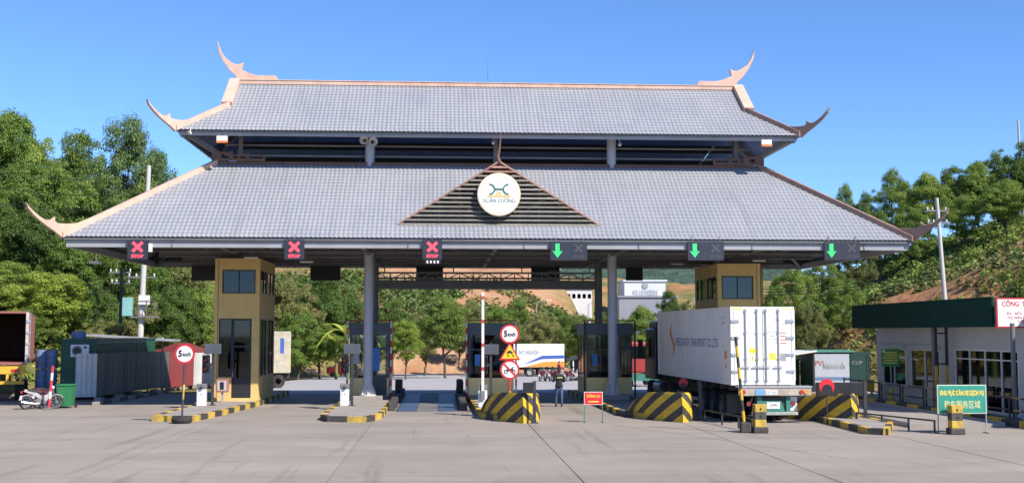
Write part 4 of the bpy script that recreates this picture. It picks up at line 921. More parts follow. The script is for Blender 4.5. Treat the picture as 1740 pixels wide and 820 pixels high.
# ------------------------------------------------------------------ weighbridge in the third lane with tyre guards
wb = thing('weighbridge', 'blue steel weighbridge deck in the lane left of the teal booth', 'weighbridge', (-.58, 50.6, 0))
m_deck = M('deck_blue', (.055, .085, .145), .5, .2, 3, .2, 30, grime=.4, gcol=(.15, .13, .11)); m_deckg = M('deck_grey', (.17, .17, .17), .7, .15, 2, grime=.4)
for j in range(5):
    for i, (a, b) in enumerate(((-1.28, -.47), (-.45, .45), (.47, 1.28))):
        MB().box(a, b, j*2.8, j*2.8+2.77, .0, .03).build('deck_plate', (m_deck, m_deckg, m_deck)[i], wb)
MB().box(-1.34, 1.34, -.06, 14.1, -.02, .004).build('deck_frame', m_dark, wb)
for s, nm in ((-1.55, 'left'), (1.55, 'right')):
    t = thing('guard_kerb', 'black concrete guard blocks along the '+nm+' edge of the weighbridge', 'kerb', (-.58+s, 51.0, 0), group='weighbridge guard kerbs')
    for k in range(14):
        MB().box(-.16, .16, 0, .97, -.02, .34+random.uniform(-.04, .06)).build('guard_block', m_kblk, t, (random.uniform(-.03, .03), k*1.0, 0), (0, 0, random.uniform(-.03, .03)), bevel=.05)
        if 7 < k < 11: MB().box(-.15, .15, 0, .9, .42, .95+random.uniform(-.05, .05)).build('stacked_block', m_kblk, t, (random.uniform(-.03, .03), k*1.0, 0), (0, 0, random.uniform(-.05, .05)), bevel=.05)
# ------------------------------------------------------------------ white container truck in the fifth lane
m_ctn = M('container_white', (.80, .785, .75), .45, .04, 1.2, .05, 8, grime=.3, gcol=(.46, .41, .35), stretch=(1, 1, .4))
m_chrome = M('galvanised', (.45, .46, .48), .35, .1, 4, metal=.6)
m_blue = M('print_blue', (.035, .085, .25), .5, .05); m_org = M('print_orange', (.75, .30, .05), .5, .05); m_ystk = M('sticker_yellow', (.80, .66, .03), .5, .05); m_grey = M('print_grey', (.30, .31, .32), .5, .05)
m_green = M('bumper_green', (.04, .20, .15), .55, .15, 3, grime=.3); m_lred = M('tail_lamp_red', (.5, .03, .03), .3, .05); m_lamb = M('tail_lamp_amber', (.75, .30, .03), .3, .05); m_plate = M('plate_white', (.7, .72, .7), .4, .05)
def wheel(par, x, y, r, w_, name='wheel', rim=m_steel2):
    s = 1 if x > 0 else -1
    h = MB().lathe([(r*.58, -w_/2), (r*.86, -w_/2), (r*.97, -w_*.4), (r, -w_*.25), (r, w_*.25), (r*.97, w_*.4), (r*.86, w_/2), (r*.58, w_/2)], 28, axis='X').build(name, m_rubber, par, (x, y, r), smooth=40)
    MB().lathe([(r*.6, s*w_*.42), (r*.55, s*w_*.2), (r*.3, s*w_*.12), (r*.28, s*w_*.38), (r*.12, s*w_*.42), (0, s*w_*.42)], 20, axis='X').build('rim', rim, h, smooth=40)
    return h
def corner_castings(par, w2, L, h, m):
    for x in (-w2, w2-.16):
        for y in (-.004, L-.17):
            for z in (0, h-.12): MB().box(x-.003, x+.163, y, y+.18, z-.003, z+.123).build('corner_casting', m, par)
rzt = R(2.3)
trk = thing('container_truck', 'white refrigerated container truck seen from behind in the weighing lane', 'truck', (XU(1297, 43.4, 700)+.02, 43.4, 0), rzt)
W2, CL, CHt, CZ = 1.22, 12.19, 2.9, 1.40
ctn = MB()
ctn.box(-W2+.03, W2-.03, .05, CL-.03, .12, CHt-.03)
for x in (-W2, W2-.1):
    ctn.box(x, x+.1, .0, CL, 0, .16).box(x, x+.1, .0, CL, CHt-.1, CHt)
    ctn.box(x, x+.12, 0, .14, .16, CHt-.1).box(x, x+.12, CL-.14, CL, .16, CHt-.1)
ctn.box(-W2+.1, W2-.1, 0, .1, CHt-.12, CHt-.004).box(-W2+.1, W2-.1, 0, .1, .004, .14)
cb = ctn.build('container', m_ctn, trk, (0, 0, CZ), bevel=.006)
corner_castings(cb, W2, CL, CHt, m_ctn)
for k in range(1, 17):   # side panel seams
    for sx in (-1, 1):
        MB().box(sx*(W2-.027)-.004, sx*(W2-.027)+.004, k*.715-.006, k*.715+.006, .17, CHt-.11).build('panel_seam', m_ctn, cb)
for s in (-1, 1):
    x0, x1 = (-W2+.13, -.015) if s < 0 else (.015, W2-.13)
    d = MB().box(x0, x1, -.01, .05, .15, CHt-.13).build('door', m_ctn, cb, bevel=.012)
    for i in range(4):
        z = .45+i*.62; xx = -W2+.02 if s < 0 else W2-.02
        MB().box(min(xx, xx-s*.3), max(xx, xx-s*.3), -.04, -.012, z, z+.1).build('hinge', m_chrome, cb)
for x in (-.66, -.22, .12, .60):
    MB().cyl((x, -.05, .08), (x, -.05, CHt-.06), .022, .022, 8).build('locking_rod', m_chrome, cb, smooth=40)
    MB().box(x-.2, x+.16, -.09, -.06, .66, .70).build('rod_handle', m_chrome, cb)
    for z in (.14, CHt-.2, .95, 1.9): MB().box(x-.05, x+.05, -.06, -.012, z, z+.06).build('rod_bracket', m_chrome, cb)
for sx in (-1, 1):
    for k in range(5):
        MB().prism([(0, 0), (.06, 0), (.1, .07), (.04, .07)], lambda a, b, d: (a, d, b), -.004, -.001).build('hazard_mark', m_ystk, cb, (sx*.8+k*.09*sx-.05, 0, CHt-.105))
MB().box(-.52, -.28, -.014, -.011, 1.18, 1.36).build('yellow_sticker', m_ystk, cb); MB().box(.24, .50, -.014, -.011, .92, 1.18).build('yellow_sticker', m_ystk, cb)
for k in range(3): MB().box(.27, .47, -.0155, -.0142, .97+k*.07, .985+k*.07).build('sticker_line', m_grey, cb)
MB().prism([(-.55, .90), (-.25, .90), (-.40, 1.13)], lambda a, b, d: (a, d, b), -.014, -.011).build('yellow_sticker', m_ystk, cb); MB().prism([(-.50, .93), (-.30, .93), (-.40, 1.08)], lambda a, b, d: (a, d, b), -.016, -.0142).build('warning_symbol', m_white, cb); MB().box(-.41, -.39, -.018, -.0162, .95, 1.04).build('warning_symbol', m_blk, cb)
MB().box(.66, .88, -.014, -.011, .88, 1.16).build('grey_sticker', m_grey, cb)
for body, x, z, h_, w_ in (('FWRU 112200 8', .78, CHt-.50, .085, .72), ('45R1', .90, CHt-.65, .085, .24), ('MAX.GW', .38, 1.95, .07, .36), ('TARE', .33, 1.82, .07, .24), ('PAYLOAD', .38, 1.69, .07, .36), ('CU.CAP.', .38, 1.56, .07, .36)):
    text('lettering', body, h_, m_grey, cb, (x, -.013, z), width=w_, ext=.001)
for k in range(4): MB().box(.66, .9, -.014, -.012, 1.53+k*.13, 1.56+k*.13).build('print_line', m_lred, cb)
# left side print
SXc = -W2+.0295
text('lettering', 'SPEED INTER TRANSPORT CO.,LTD', .35, m_blue, cb, (SXc-.001, 5.3, 1.52), RNX, width=6.9, ext=.002, bold=.004)
sp = []
for t_ in np.linspace(0, 1, 15): sp.append((9.35+.34*math.sin(t_*2*math.pi)*-1, .92+t_*1.42, .16*math.sin(math.pi*min(1, t_*1.0+.0))+.05))
cbm = MB()
for k in range(14):
    (y0, z0, w0), (y1, z1, w1) = sp[k], sp[k+1]
    cbm.add([(SXc-.003, y0-w0, z0), (SXc-.003, y0+w0, z0), (SXc-.003, y1+w1, z1), (SXc-.003, y1-w1, z1)], [(0, 1, 2, 3)])
cbm.build('orange_curve_mark', m_org, cb)
MB().box(SXc-.003, SXc, .62, .95, .95, 1.25).build('orange_label', m_org, cb); MB().prism([(.65, .62), (.92, .62), (.78, .84)], lambda a, b, d: (d, a, b), SXc-.003, SXc).build('orange_label', m_org, cb)
text('lettering', '45 R1', .09, m_grey, cb, (SXc-.001, 1.1, 2.5), RNX, width=.5, ext=.001); text('lettering', 'FWRU', .10, m_grey, cb, (SXc-.001, 1.1, 2.3), RNX, width=.4, ext=.001)
# trailer
tl = MB()
for x in (-.5, .5): tl.box(x-.08, x+.08, .2, 12.4, .95, 1.32)
for y in np.arange(.4, 12, 1.2): tl.box(-1.18, 1.18, y-.06, y+.06, 1.2, 1.38)
trl = tl.build('trailer_frame', m_dark, trk)
MB().box(-1.02, 1.72, -.34, -.20, 1.02, 1.30).build('rear_beam', M('beam_worn', (.42, .36, .30), .7, .2, 3, grime=.5), trl, bevel=.015); MB().box(-1.05, 1.75, -.36, .1, 1.305, 1.37).build('rear_sill', m_steel, trl)
for x, mm in ((-.86, m_lred), (-.98, m_lamb), (1.33, m_lred), (1.50, m_lamb)): MB().cyl((x, -.345, 1.16), (x, -.375, 1.16), .075, .075, 14).build('tail_lamp', mm, trl)
MB().box(-.42, -.06, -.36, -.345, 1.04, 1.25).build('blue_label', M('label_blue', (.15, .35, .62), .5), trl)
MB().box(-.03, .42, -.355, -.345, 1.07, 1.23).build('number_plate', m_plate, trl); text('lettering', '882-868', .09, m_grey, trl, (.2, -.358, 1.15), width=.38, ext=.001)
MB().box(-.35, .95, -.12, .05, .42, .95).build('plate_frame', m_dark, trl); MB().prism([(-.12, .42), (.75, .42), (.6, .82), (-.12, .82)], yf, -.2, -.14).build('green_panel', m_green, trl); MB().box(.05, .55, -.21, -.203, .54, .78).build('number_plate', m_plate, trl); text('lettering', '29R', .09, m_blk, trl, (.3, -.213, .66), width=.28, ext=.001)
MB().box(-.3, -.12, -.18, -.04, .42, 1.0).build('bumper_bracket', m_green, trl); MB().box(.80, .96, -.18, -.04, .42, 1.0).build('bumper_bracket', m_green, trl)
MB().box(-.5, 1.25, -.2, -.08, .30, .42).build('rear_bumper', M('bumper_worn', (.35, .36, .33), .6, .2, 4, grime=.4), trl, bevel=.015)
for x in (-.62, 1.08): MB().cyl((x, -.12, .72), (x, -.17, .72),   .085, .085, 16).build('round_lamp', M('lamp_dull_red', (.22, .03, .03), .4), trl); 
MB().box(.94, 1.24, -.10, .0, .45, .95).build('lamp_bracket', m_white, trl)
for y in (1.5, 2.85, 4.2):
    for sx in (-1, 1):
        for q in (1.06, .72): wheel(trk, sx*q, y, .51, .29)
    MB().cyl((-1.0, y, .51), (1.0, y, .51), .07, .07, 10).build('axle', m_dark, trk)
    for sx in (-1, 1): MB().prism([(y+.64*math.cos(a), .51+.62*math.sin(a)) for a in np.linspace(R(35), R(145), 8)]+[(y+.6*math.cos(a), .51+.58*math.sin(a)) for a in np.linspace(R(145), R(35), 8)], lambda a, b, d: (sx*.9+d, a, b), -.27, .30).build('mudguard', m_black, trk)
for sx in (-1, 1): MB().box(sx*.9-.28, sx*.9+.28, .78, .80, .3, 1.05).build('mudflap', m_black, trk)
for sx in (-1, 1):
    MB().box(sx*.6-.06, sx*.6+.06, 9.2, 9.35, .35, 1.3).build('landing_leg', m_dark, trk)
    MB().box(sx*1.12-.03, sx*1.12+.03, 5.2, 8.9, .55, .68).build('side_guard', m_steel, trk)
# tractor
cab = MB().box(-1.22, 1.22, 12.9, 14.9, 1.1, 3.55).prism([(14.9, 1.1), (15.1, 1.1), (15.1, 2.1), (14.9, 3.4)], lambda a, b, d: (d, a, b), -1.22, 1.22).box(-1.1, 1.1, 12.9, 14.6, 3.55, 3.9)
cb2 = cab.build('cab', M('cab_dark', (.03, .03, .035), .35, .1), trk, bevel=.06)
for sx in (-1, 1):
    MB().box(sx*1.225-.01, sx*1.225+.01, 13.7, 14.7, 2.15, 3.1).build('side_window', m_glassd, cb2); MB().box(sx*1.5-.12, sx*1.5+.12, 14.75, 14.85, 2.05, 3.0).build('mirror', m_black, cb2, bevel=.03)
    MB().bar((sx*1.2, 14.8, 2.95), (sx*1.5, 14.8, 2.95), .04, .04).bar((sx*1.2, 14.8, 2.15), (sx*1.5, 14.8, 2.15), .04, .04).build('mirror_arm', m_black, cb2)
    for y in (14.3, 11.6, 10.2): wheel(trk, sx*1.03, y, .52, .32)
    MB().cyl((sx*.95, 12.0, .75), (sx*.95, 13.2, .75), .32, .32, 16).build('fuel_tank', m_chrome, trk)
MB().box(-.5, .5, 9.6, 15.0, .7, 1.05).build('tractor_frame', m_dark, trk)
MB().box(-1.0, -.9, 12.75, 12.85, 2.3, 3.7).build('exhaust_stack', m_chrome, trk)

# ------------------------------------------------------------------ open brown container on a yellow trailer at the far left
m_rust = M('container_rust', (.26, .10, .085), .6, .12, 2, grime=.4, gcol=(.14, .06, .05)); m_yelt = M('trailer_yellow', (.66, .38, .03), .55, .12, 2, grime=.3)
p = P(30, 690, 56.0); bt = thing('open_container_trailer', 'brown shipping container with open doors on a yellow trailer, at the left edge', 'trailer', (-21.35, 58.6, 0), R(17))
h_, z_ = 2.6, 1.78
c = MB().box(-1.22, 1.22, 0, 12.1, 0, .12).box(-1.22, 1.22, 0, 12.1, h_-.1, h_).box(-1.22, -1.15, 0, 12.1, .12, h_-.1).box(1.15, 1.22, 0, 12.1, .12, h_-.1).box(-1.15, 1.15, 12.0, 12.1, .12, h_-.1)
cc = c.build('container', m_rust, bt, (0, 0, z_))
for k in range(40): MB().box(1.22, 1.25, .2+k*.29, .34+k*.29, .14, h_-.12).build('side_rib', m_rust, cc)
for sx in (-1, 1):
    dd = MB().box(sx*1.29-.03, sx*1.29+.03, .02, 1.15, .1, h_-.1).build('open_door', m_rust, cc)
    MB().cyl((sx*1.34, .35, .1), (sx*1.34, .35, h_-.1), .025, .025, 8).build('locking_rod', m_chrome, dd); MB().cyl((sx*1.34, .8, .1), (sx*1.34, .8, h_-.1), .025, .025, 8).build('locking_rod', m_chrome, dd)
MB().box(1.16, 1.30, -.03, -.005, .05, h_-.05).build('door_edge_seal', M('seal_grey', (.45, .42, .40), .6, .15), cc)
for i in range(4): MB().box(1.18, 1.34, -.06, -.03, .4+i*.55, .52+i*.55).build('hinge', m_chrome, cc)
f = MB().box(-1.2, 1.2, -.1, .1, 1.35, 1.72)
for x in (-.5, .5): f.box(x-.1, x+.1, .1, 12, 1.3, 1.7)
f.box(-1.15, 1.15, -.1, .0, .85, 1.0); fr_ = f.build('trailer_frame', m_yelt, bt)
for x in (-1.1, -.4, .4, 1.0): MB().box(x-.06, x+.06, -.08, .02, 1.0, 1.35).build('frame_post', m_yelt, fr_)
for x in (-.75, .75): MB().box(x-.2, x+.2, -.12, -.1, 1.42, 1.58).build('tail_lamp', m_lred, fr_)
for y in (1.3, 2.6, 3.9):
    for sx in (-1, 1): wheel(bt, sx*.95, y, .52, .5)

# ------------------------------------------------------------------ trucks behind the gate
def box_trailer(label, x, y, rz, L, h, zf, matside, deco=None, zg=None):
    zg = float(zb(y)) if zg is None else zg
    t = thing('parked_trailer', label, 'trailer', (x, y, zg), rz)
    b = MB().box(-L/2, L/2, -1.24, 1.24, zf, zf+h).build('box_body', matside, t, bevel=.03)
    MB().box(-L/2, L/2, -.5, .5, zf-.3, zf-.02).build('frame', m_dark, t)
    for i, xx in enumerate((L/2-1.2, L/2-2.5, L/2-3.8, -L/2+2.2)):
        for sy in (-1, 1):
            w_ = MB().lathe([(.3, -.15), (.48, -.15), (.52, -.08), (.52, .08), (.48, .15), (.3, .15), (.0, .1)], 22, axis='Y').build('wheel', m_rubber, t, (xx, sy*1.0, .52), smooth=40)
            MB().lathe([(.3, -.12), (.25, -.04), (.0, -.04)] , 18, axis='Y').build('rim', m_steel, w_)
    return t, b
m_tw = M('trailer_white', (.72, .72, .71), .5, .04, 1, grime=.2, gcol=(.4, .36, .3))
L = 8.6; x1 = XU(957, 131, 610); t, b = box_trailer('white box trailer with blue and orange stripes parked beyond the gate', x1-L/2, 131, 0, L, 2.55, 1.05, m_tw)
fx = lambda u, v: ((u-957)/15.0+L/2, 1.05+(621-v)/15.0)
MB().prism([fx(*q) for q in ((889, 620.5), (956.8, 620.5), (956.8, 611), (925, 612), (912, 615))], lambda a, bb, d: (a, d, bb), -1.247, -1.242).build('orange_stripe', m_org, b); MB().prism([fx(*q) for q in ((888, 617), (920, 607.5), (956.8, 606.5), (956.8, 601.2), (920, 602))], lambda a, bb, d: (a, d, bb), -1.247, -1.242).build('blue_stripe', M('stripe_blue', (.05, .12, .45), .5), b)
q_ = fx(898, 597); text('lettering', 'NT NGHĨA', .42, m_blue, b, (q_[0], -1.246, q_[1]), width=2.1, bold=.0)
x = XU(484, 79, 610); t = thing('graffiti_box_truck', 'pale box truck with worn coloured print parked behind the left tower', 'truck', (x-2.05, 80, float(zb(80))), R(12))
m_graf = M('worn_print', (.46, .43, .36), .7, .3, 1.6, grime=.6, gcol=(.55, .42, .10)); MB().box(-2.2, 2.2, -1.2, 1.2, 1.0, 3.75).build('box_body', m_graf, t, bevel=.03); MB().box(-2.2, 2.2, -.5, .5, .6, .98).build('frame', m_dark, t)
MB().box(1.5, 1.75, -1.206, -1.201, 2.3, 3.3).build('blue_print', M('stripe_blue', (.05, .12, .45), .5), t)
for xx in (-1.4, 1.4):
    for sy in (-1, 1): MB().lathe([(.2, -.14), (.42, -.14), (.46, 0), (.42, .14), (.2, .14), (0, .1)], 20, axis='Y').build('wheel', m_rubber, t, (xx, sy*1.0, .46), smooth=40)
# red tractor unit right of the dark booth, red cart left
x = XU(1080, 84, 640); t = thing('red_tractor_unit', 'red truck cab parked behind the lane, beside the white truck', 'truck', (x, 84, float(zb(84))), 0)
M('cab_red', (.35, .05, .05), .4); MB().box(-1.1, 1.1, 0, 2.0, .9, 3.1).build('cab', M('cab_red', (.35, .05, .05), .4), t, bevel=.12); MB().box(-.95, .95, -.012, .0, 1.9, 2.8).build('rear_window', m_glassd, t); MB().box(-.45, .45, -4, 0, .6, .85).build('frame', m_dark, t); MB().box(-1.0, 1.0, -4.2, -4.0, .5, .95).build('rear_bumper', m_green, t)
for y in (-3.2, -2.0, 1.1):
    for sx in (-1, 1): wheel(t, sx*.95, y, .5, .4)
Yc = 128.0; x = XU(577, Yc, 640); t = thing('red_cart', 'red three-wheeled cart parked at the far roadside', 'cart', (x, Yc, float(zb(Yc))), R(15))
MB().prism([(-1.3, .4), (1.3, .4), (1.3, 1.3), (.9, 1.7), (-.2, 1.7), (-.5, 1.2), (-1.3, 1.1)], yf, -.7, .7).build('body', M('cart_red', (.55, .03, .03), .4), t, bevel=.05); MB().prism([(-.1, 1.2), (.95, 1.2), (.8, 1.6), (0, 1.6)], yf, -.71, -.705).build('window', m_glassd, t)
for xx in (-.8, .85): MB().lathe([(.1, -.08), (.3, -.08), (.33, 0), (.3, .08), (.1, .08), (0, .05)], 18, axis='Y').build('wheel', m_rubber, t, (xx, -.62, .33))
# ------------------------------------------------------------------ motorbikes
def motorbike(label, loc, rz, mats, group=None):
    body, seat = mats; t = thing('motorbike', label, 'motorbike', loc, rz, group)
    for xx in (-.62, .62):
        w_ = MB().lathe([(.22, -.045), (.27, -.05), (.30, 0), (.27, .05), (.22, .045), (.22, -.045)], 24, axis='Y').build('wheel', m_rubber, t, (xx, 0, .30), smooth=50)
        sp = MB().lathe([(.222, -.02), (.205, -.02), (.205, .02), (.222, .02)], 24, axis='Y')
        for k in range(8): sp.bar((0, 0, 0), (.21*math.cos(k*math.pi/4), 0, .21*math.sin(k*math.pi/4)), .012, .012)
        sp.cyl((0, -.06, 0), (0, .06, 0), .045, .045, 10).build('rim', m_chrome, w_)
        MB().prism([(xx+.34*math.cos(a), .3+.34*math.sin(a)) for a in np.linspace(R(30), R(160), 8)]+[(xx+.31*math.cos(a), .3+.31*math.sin(a)) for a in np.linspace(R(160), R(30), 8)], yf, -.06, .06).build('mudguard', body, t)
    MB().prism([(-.75, .78), (-.35, .62), (-.05, .42), (.2, .34), (.32, .55), (.42, .82), (.36, .92), (.22, .62), (-.02, .58), (-.2, .72), (-.7, .88)], yf, -.12, .12).build('fairing', body, t, bevel=.02)
    MB().prism([(-.62, .80), (.0, .66), (.08, .72), (-.1, .80), (-.4, .86), (-.62, .90)], yf, -.13, .13).build('seat', seat, t, bevel=.03)
    MB().prism([(-.25, .22), (.18, .22), (.25, .42), (-.2, .5)], yf, -.1, .1).build('engine', m_steel2, t, bevel=.03)
    MB().tube([(-.1, -.14, .25), (-.4, -.16, .26), (-.85, -.17, .34)], [.03, .045, .04], 8).build('exhaust', m_chrome, t)
    MB().tube([(.62, -.07, .30), (.45, -.07, .85), (.42, -.07, .95)], .022, 7).tube([(.62, .07, .30), (.45, .07, .85), (.42, .07, .95)], .022, 7).build('fork', m_steel2, t)
    MB().tube([(.28, -.33, 1.02), (.38, -.2, 1.0), (.40, 0, .97), (.38, .2, 1.0), (.28, .33, 1.02)], .016, 7).build('handlebar', m_black, t)
    MB().lathe([(0, 0), (.08, .01), (.09, .06), (.05, .14), (0, .15)], 12, o=(.38, 0, .93), axis='X').build('headlight', m_whitec, t)
    for s in (-1, 1):
        MB().tube([(.36, s*.18, 1.0), (.36, s*.26, 1.16)], .007, 5).box(.345, .365, s*.28-.06, s*.28+.06, 1.14, 1.22).build('mirror', m_black, t)
    MB().box(-.86, -.80, -.08, .08, .7, .8).build('tail_lamp', m_lred, t); MB().prism([(-.92, .42), (-.84, .42), (-.80, .6), (-.88, .6)], yf, -.09, .09).build('number_plate', m_plate, t)
    MB().bar((0, -.1, .25), (.08, -.26, .0), .025, .025).build('side_stand', m_dark, t)
    return t
m_bw = M('bike_white', (.42, .38, .40), .35, .1); m_bm = M('bike_maroon', (.13, .03, .05), .35, .1); m_bs = M('bike_seat', (.02, .02, .02), .6)
mb1 = motorbike('white and maroon motorbike parked beside the red-white post, left side', (XU(70, 53.2, 690), 53.2, 0), R(28), (m_bw, m_bs))
mb2 = motorbike('dark motorbike between the white motorbike and the green bin', (XU(88, 54.6, 690), 54.6, 0), R(40), (m_bm, m_bs))
Yb = 136; mb3 = dup(mb1, (XU(537, Yb, 640), Yb, float(zb(Yb))+.02), R(8), 'white motorbike alone at the far roadside near the flags')
NB = ['dark motorbike, first of the parked row left of the person', 'white motorbike, second of the parked row left of the person', 'dark motorbike just behind the person', 'white motorbike half hidden behind the person', 'dark motorbike right of the person, under the shelter edge', 'white motorbike under the dark shelter']
for i, u in enumerate((922, 931, 941, 953, 966, 977)):
    Yb = 101+1.0*(i % 2)
    dup((mb2, mb1)[i % 2], (XU(u, Yb, 640), Yb, float(zb(Yb))+.02), R(62+random.uniform(-12, 12)), NB[i], 'motorbikes parked in a row beyond the gate')
Ys = 104; t = thing('bike_shelter', 'dark low bike shelter with a white post left of the dark booth', 'shelter', (XU(972, Ys, 640), Ys, float(zb(Ys))))
MB().prism([(-.4, 1.75), (2.2, 2.3), (4.4, 2.35), (4.4, 2.47), (2.2, 2.42), (-.4, 1.87)], yf, -1.2, 1.6).build('roof', m_dark, t); MB().box(0, 4.2, 1.5, 1.56, 0, 2.1).build('back_sheet', M('shelter_sheet', (.04, .05, .07), .7, .3), t)
for xx, mm in ((0, m_white), (2.1, m_dark), (4.2, m_dark)): MB().box(xx-.05, xx+.05, -1.1, -1.0, 0, 1.85 if xx == 0 else 2.3).build('post', mm, t)

# ------------------------------------------------------------------ left yard: post, bin, cabin, drums, fence, canopy, poles
Y = 52.6; t = thing('striped_barrier_post', 'short red and white striped barrier post before the parked motorbike', 'post', (XU(83, Y, 690), Y, 0))
MB().cyl((0, 0, .05), (.12, 0, 1.9), .065, .055, 10).build('post', stripes('red_white_post', (.55, .04, .06), (.72, .70, .68), (0, 0, 1), .8, .6), t, smooth=40); MB().box(-.16, .16, -.14, .14, 0, .12).build('foot', m_steel2, t)
m_bin = M('bin_green', (.03, .19, .07), .5, .08)
t = thing('wheelie_bin', 'green wheelie bin at the fence end', 'bin', (XU(112, 54, 690), 54, 0))
MB().add([(-.27, -.3, .08), (.27, -.3, .08), (.27, .3, .08), (-.27, .3, .08), (-.34, -.38, .98), (.34, -.38, .98), (.34, .38, .98), (-.34, .38, .98)], [(0, 3, 2, 1), (4, 5, 6, 7), (0, 1, 5, 4), (1, 2, 6, 5), (2, 3, 7, 6), (3, 0, 4, 7)]).build('body', m_bin, t, bevel=.02)
MB().box(-.37, .37, -.41, .42, .985, 1.05).build('lid', m_bin, t, bevel=.02)
for s in (-1, 1): MB().cyl((s*.3, .33, .1), (s*.38, .33, .1), .1, .1, 14).build('wheel', m_black, t)
m_cabn = M('cabin_green', (.010, .085, .05), .55, .12, 1.2, grime=.25, gcol=(.02, .04, .03)); x0 = -19.0
cabn = thing('green_cabin', 'dark green metal cabin with air conditioner behind the sheet fence', 'cabin', (x0, 60.4, 0))
zt = P(120, 578, 60.4).z
MB().box(0, 1.75, 0, 12.2, .15, zt).build('body', m_cabn, cabn, bevel=.02); MB().box(-.06, 1.81, -.06, 12.26, zt+.002, zt+.08).build('roof', m_cabn, cabn)
for k in range(40): MB().box(1.752, 1.785, .2+k*.3, .36+k*.3, .3, zt-.15).build('wall_rib', m_cabn, cabn)
t = thing('air_conditioner', 'white air conditioner unit on the green cabin end wall', 'air conditioner', (x0+1.0, 60.14, zt-.82))
MB().box(-.45, .45, 0, .26, 0, .62).build('casing', m_white, t, bevel=.02); MB().lathe([(.25, -.01), (.24, -.02), (.2, -.01), (.2, .0)], 22, o=(-.12, 0, .31), axis='Y').build('fan_ring', m_steel2, t); MB().lathe([(.19, -.004), (0, -.006)], 18, o=(-.12, 0, .31), axis='Y').build('fan_grille', m_dark, t); MB().box(.2, .36, -.008, -.002, .42, .54).build('badge', m_blue, t)
m_bdrum = M('drum_blue', (.16, .22, .38), .5, .12, 3, grime=.2)
for i in range(4):
    p = (-20.1+(i % 2)*.5, 60.9+(i % 2)*.05, .0+(i//2)*.98+.55)
    t = thing('plastic_drum', 'blue plastic drum, '+['lower left', 'lower right', 'upper left', 'upper right'][i]+' of the stack left of the green cabin', 'drum', p, group='stacked blue drums')
    MB().lathe([(0, 0), (.25, 0), (.27, .04), (.27, .3), (.285, .33), (.27, .36), (.27, .6), (.285, .63), (.27, .66), (.27, .92), (.22, .95), (0, .95)], 20).build('barrel', m_bdrum, t, smooth=40); MB().cyl((.1, 0, .95), (.1, 0, .98), .04, .04, 10).build('cap', m_black, t)
t = thing('timber_pallet', 'grey pallet base under the blue drums', 'pallet', (-19.85, 60.9, 0))
for k in range(5): MB().box(-.6, .6, -.5+k*.22, -.38+k*.22, .43, .55).build('plank', m_islc, t)
for k in range(3): MB().box(-.6+k*.5, -.4+k*.5, -.5, .5, 0, .42).build('bearer', m_islc, t)
# sheet fence, each corrugated sheet its own piece
fence = thing('sheet_fence', 'grey corrugated sheet fence along the left lane, red sheets midway', 'fence', (-16.75, 58.9, 0))
m_sh = [M('sheet_grey', (.12, .135, .13), .5, .2, 2, grime=.4, orand=.25), M('sheet_red', (.22, .04, .045), .5, .12, 2, grime=.2), M('sheet_pale', (.52, .53, .53), .5, .1, 2, grime=.25, orand=.1)]
def sheet(wd, h, m):
    n = 16; vs = []; fs = []
    for k in range(n+1):
        yv = wd*k/n; xv = .018*(1 if (k//2) % 2 else -1)
        for d in (0, .012): vs += [(xv+d, yv, 0), (xv+d, yv, h)]
    for k in range(n):
        o = 4*k; fs += [(o, o+4, o+5, o+1), (o+2, o+3, o+7, o+6), (o+1, o+5, o+7, o+3), (o, o+2, o+6, o+4)]
    fs += [(0, 1, 3, 2), (4*n, 4*n+2, 4*n+3, 4*n+1)]
    return MB().add(vs, fs).mesh('sheet', m)
shm = [sheet(.98, 2.1, m) for m in m_sh]; dirf = Vector((1.1, 29, 0)).normalized(); fa = -math.atan2(dirf.x, dirf.y)
for k in range(30):
    p = dirf*k; mi = 0 if k < 13 else (1 if k < 19 else 2)
    obj('fence_sheet', shm[mi], fence, (p.x, p.y, .22+float(zb(58.9+p.y))), (0, random.uniform(-.01, .01), fa))
for k in range(0, 31, 3):
    p = dirf*k; MB().box(-.04, .04, -.04, .04, 0, 2.3).build('fence_post', m_steel2, fence, (p.x-.09, p.y, float(zb(58.9+p.y))))
for z in (.7, 1.5): MB().bar((-.07, 0, z), (dirf.x*30-.07, dirf.y*30, z-.55), .04, .05).build('fence_rail', m_steel2, fence)
for k in range(3): obj('end_sheet', shm[0 if k else 2], fence, (-.02-k*.0, -.02, .22), (0, 0, R(108)+k*0)) if k == 0 else None
for k in range(9): MB().box(-.18, .18, -.3, .3, 0, .2).build('footing_block', m_islc, fence, (dirf.x*k*3.2+.12, dirf.y*k*3.2, float(zb(58.9+k*3.2))), bevel=.03)
# light steel canopy behind the fence
t = thing('steel_canopy', 'flat thin steel canopy on slim posts behind the fence', 'canopy', (0, 76, 0)); pa, pb = P(155, 569, 76), P(300, 578, 76)
MB().bar((pa.x, 0, pa.z), (pb.x, 0, pb.z), 2.2, .12).build('roof_sheet', m_steel, t)
for u in (165, 222, 276): xx = XU(u, 76, 600); MB().box(xx-.05, xx+.05, -.05, .05, 0 + float(zb(76)), pa.z-.12).build('post', m_steel, t)
t = thing('water_tank', 'small blue tank with yellow lid on the green cabin roof', 'tank', (x0+.5, 61.6, zt+.082)); MB().lathe([(0, 0), (.35, 0), (.36, .05), (.36, .3), (.3, .38), (0, .4)], 18).build('body', m_bdrum, t, smooth=40); MB().cyl((0, 0, .4), (0, 0, .46), .2, .2, 14).build('lid', m_ystk, t)
t = thing('red_hut', 'low red corrugated hut behind the far fence sheets', 'hut', (-16.6, 82, float(zb(82))))
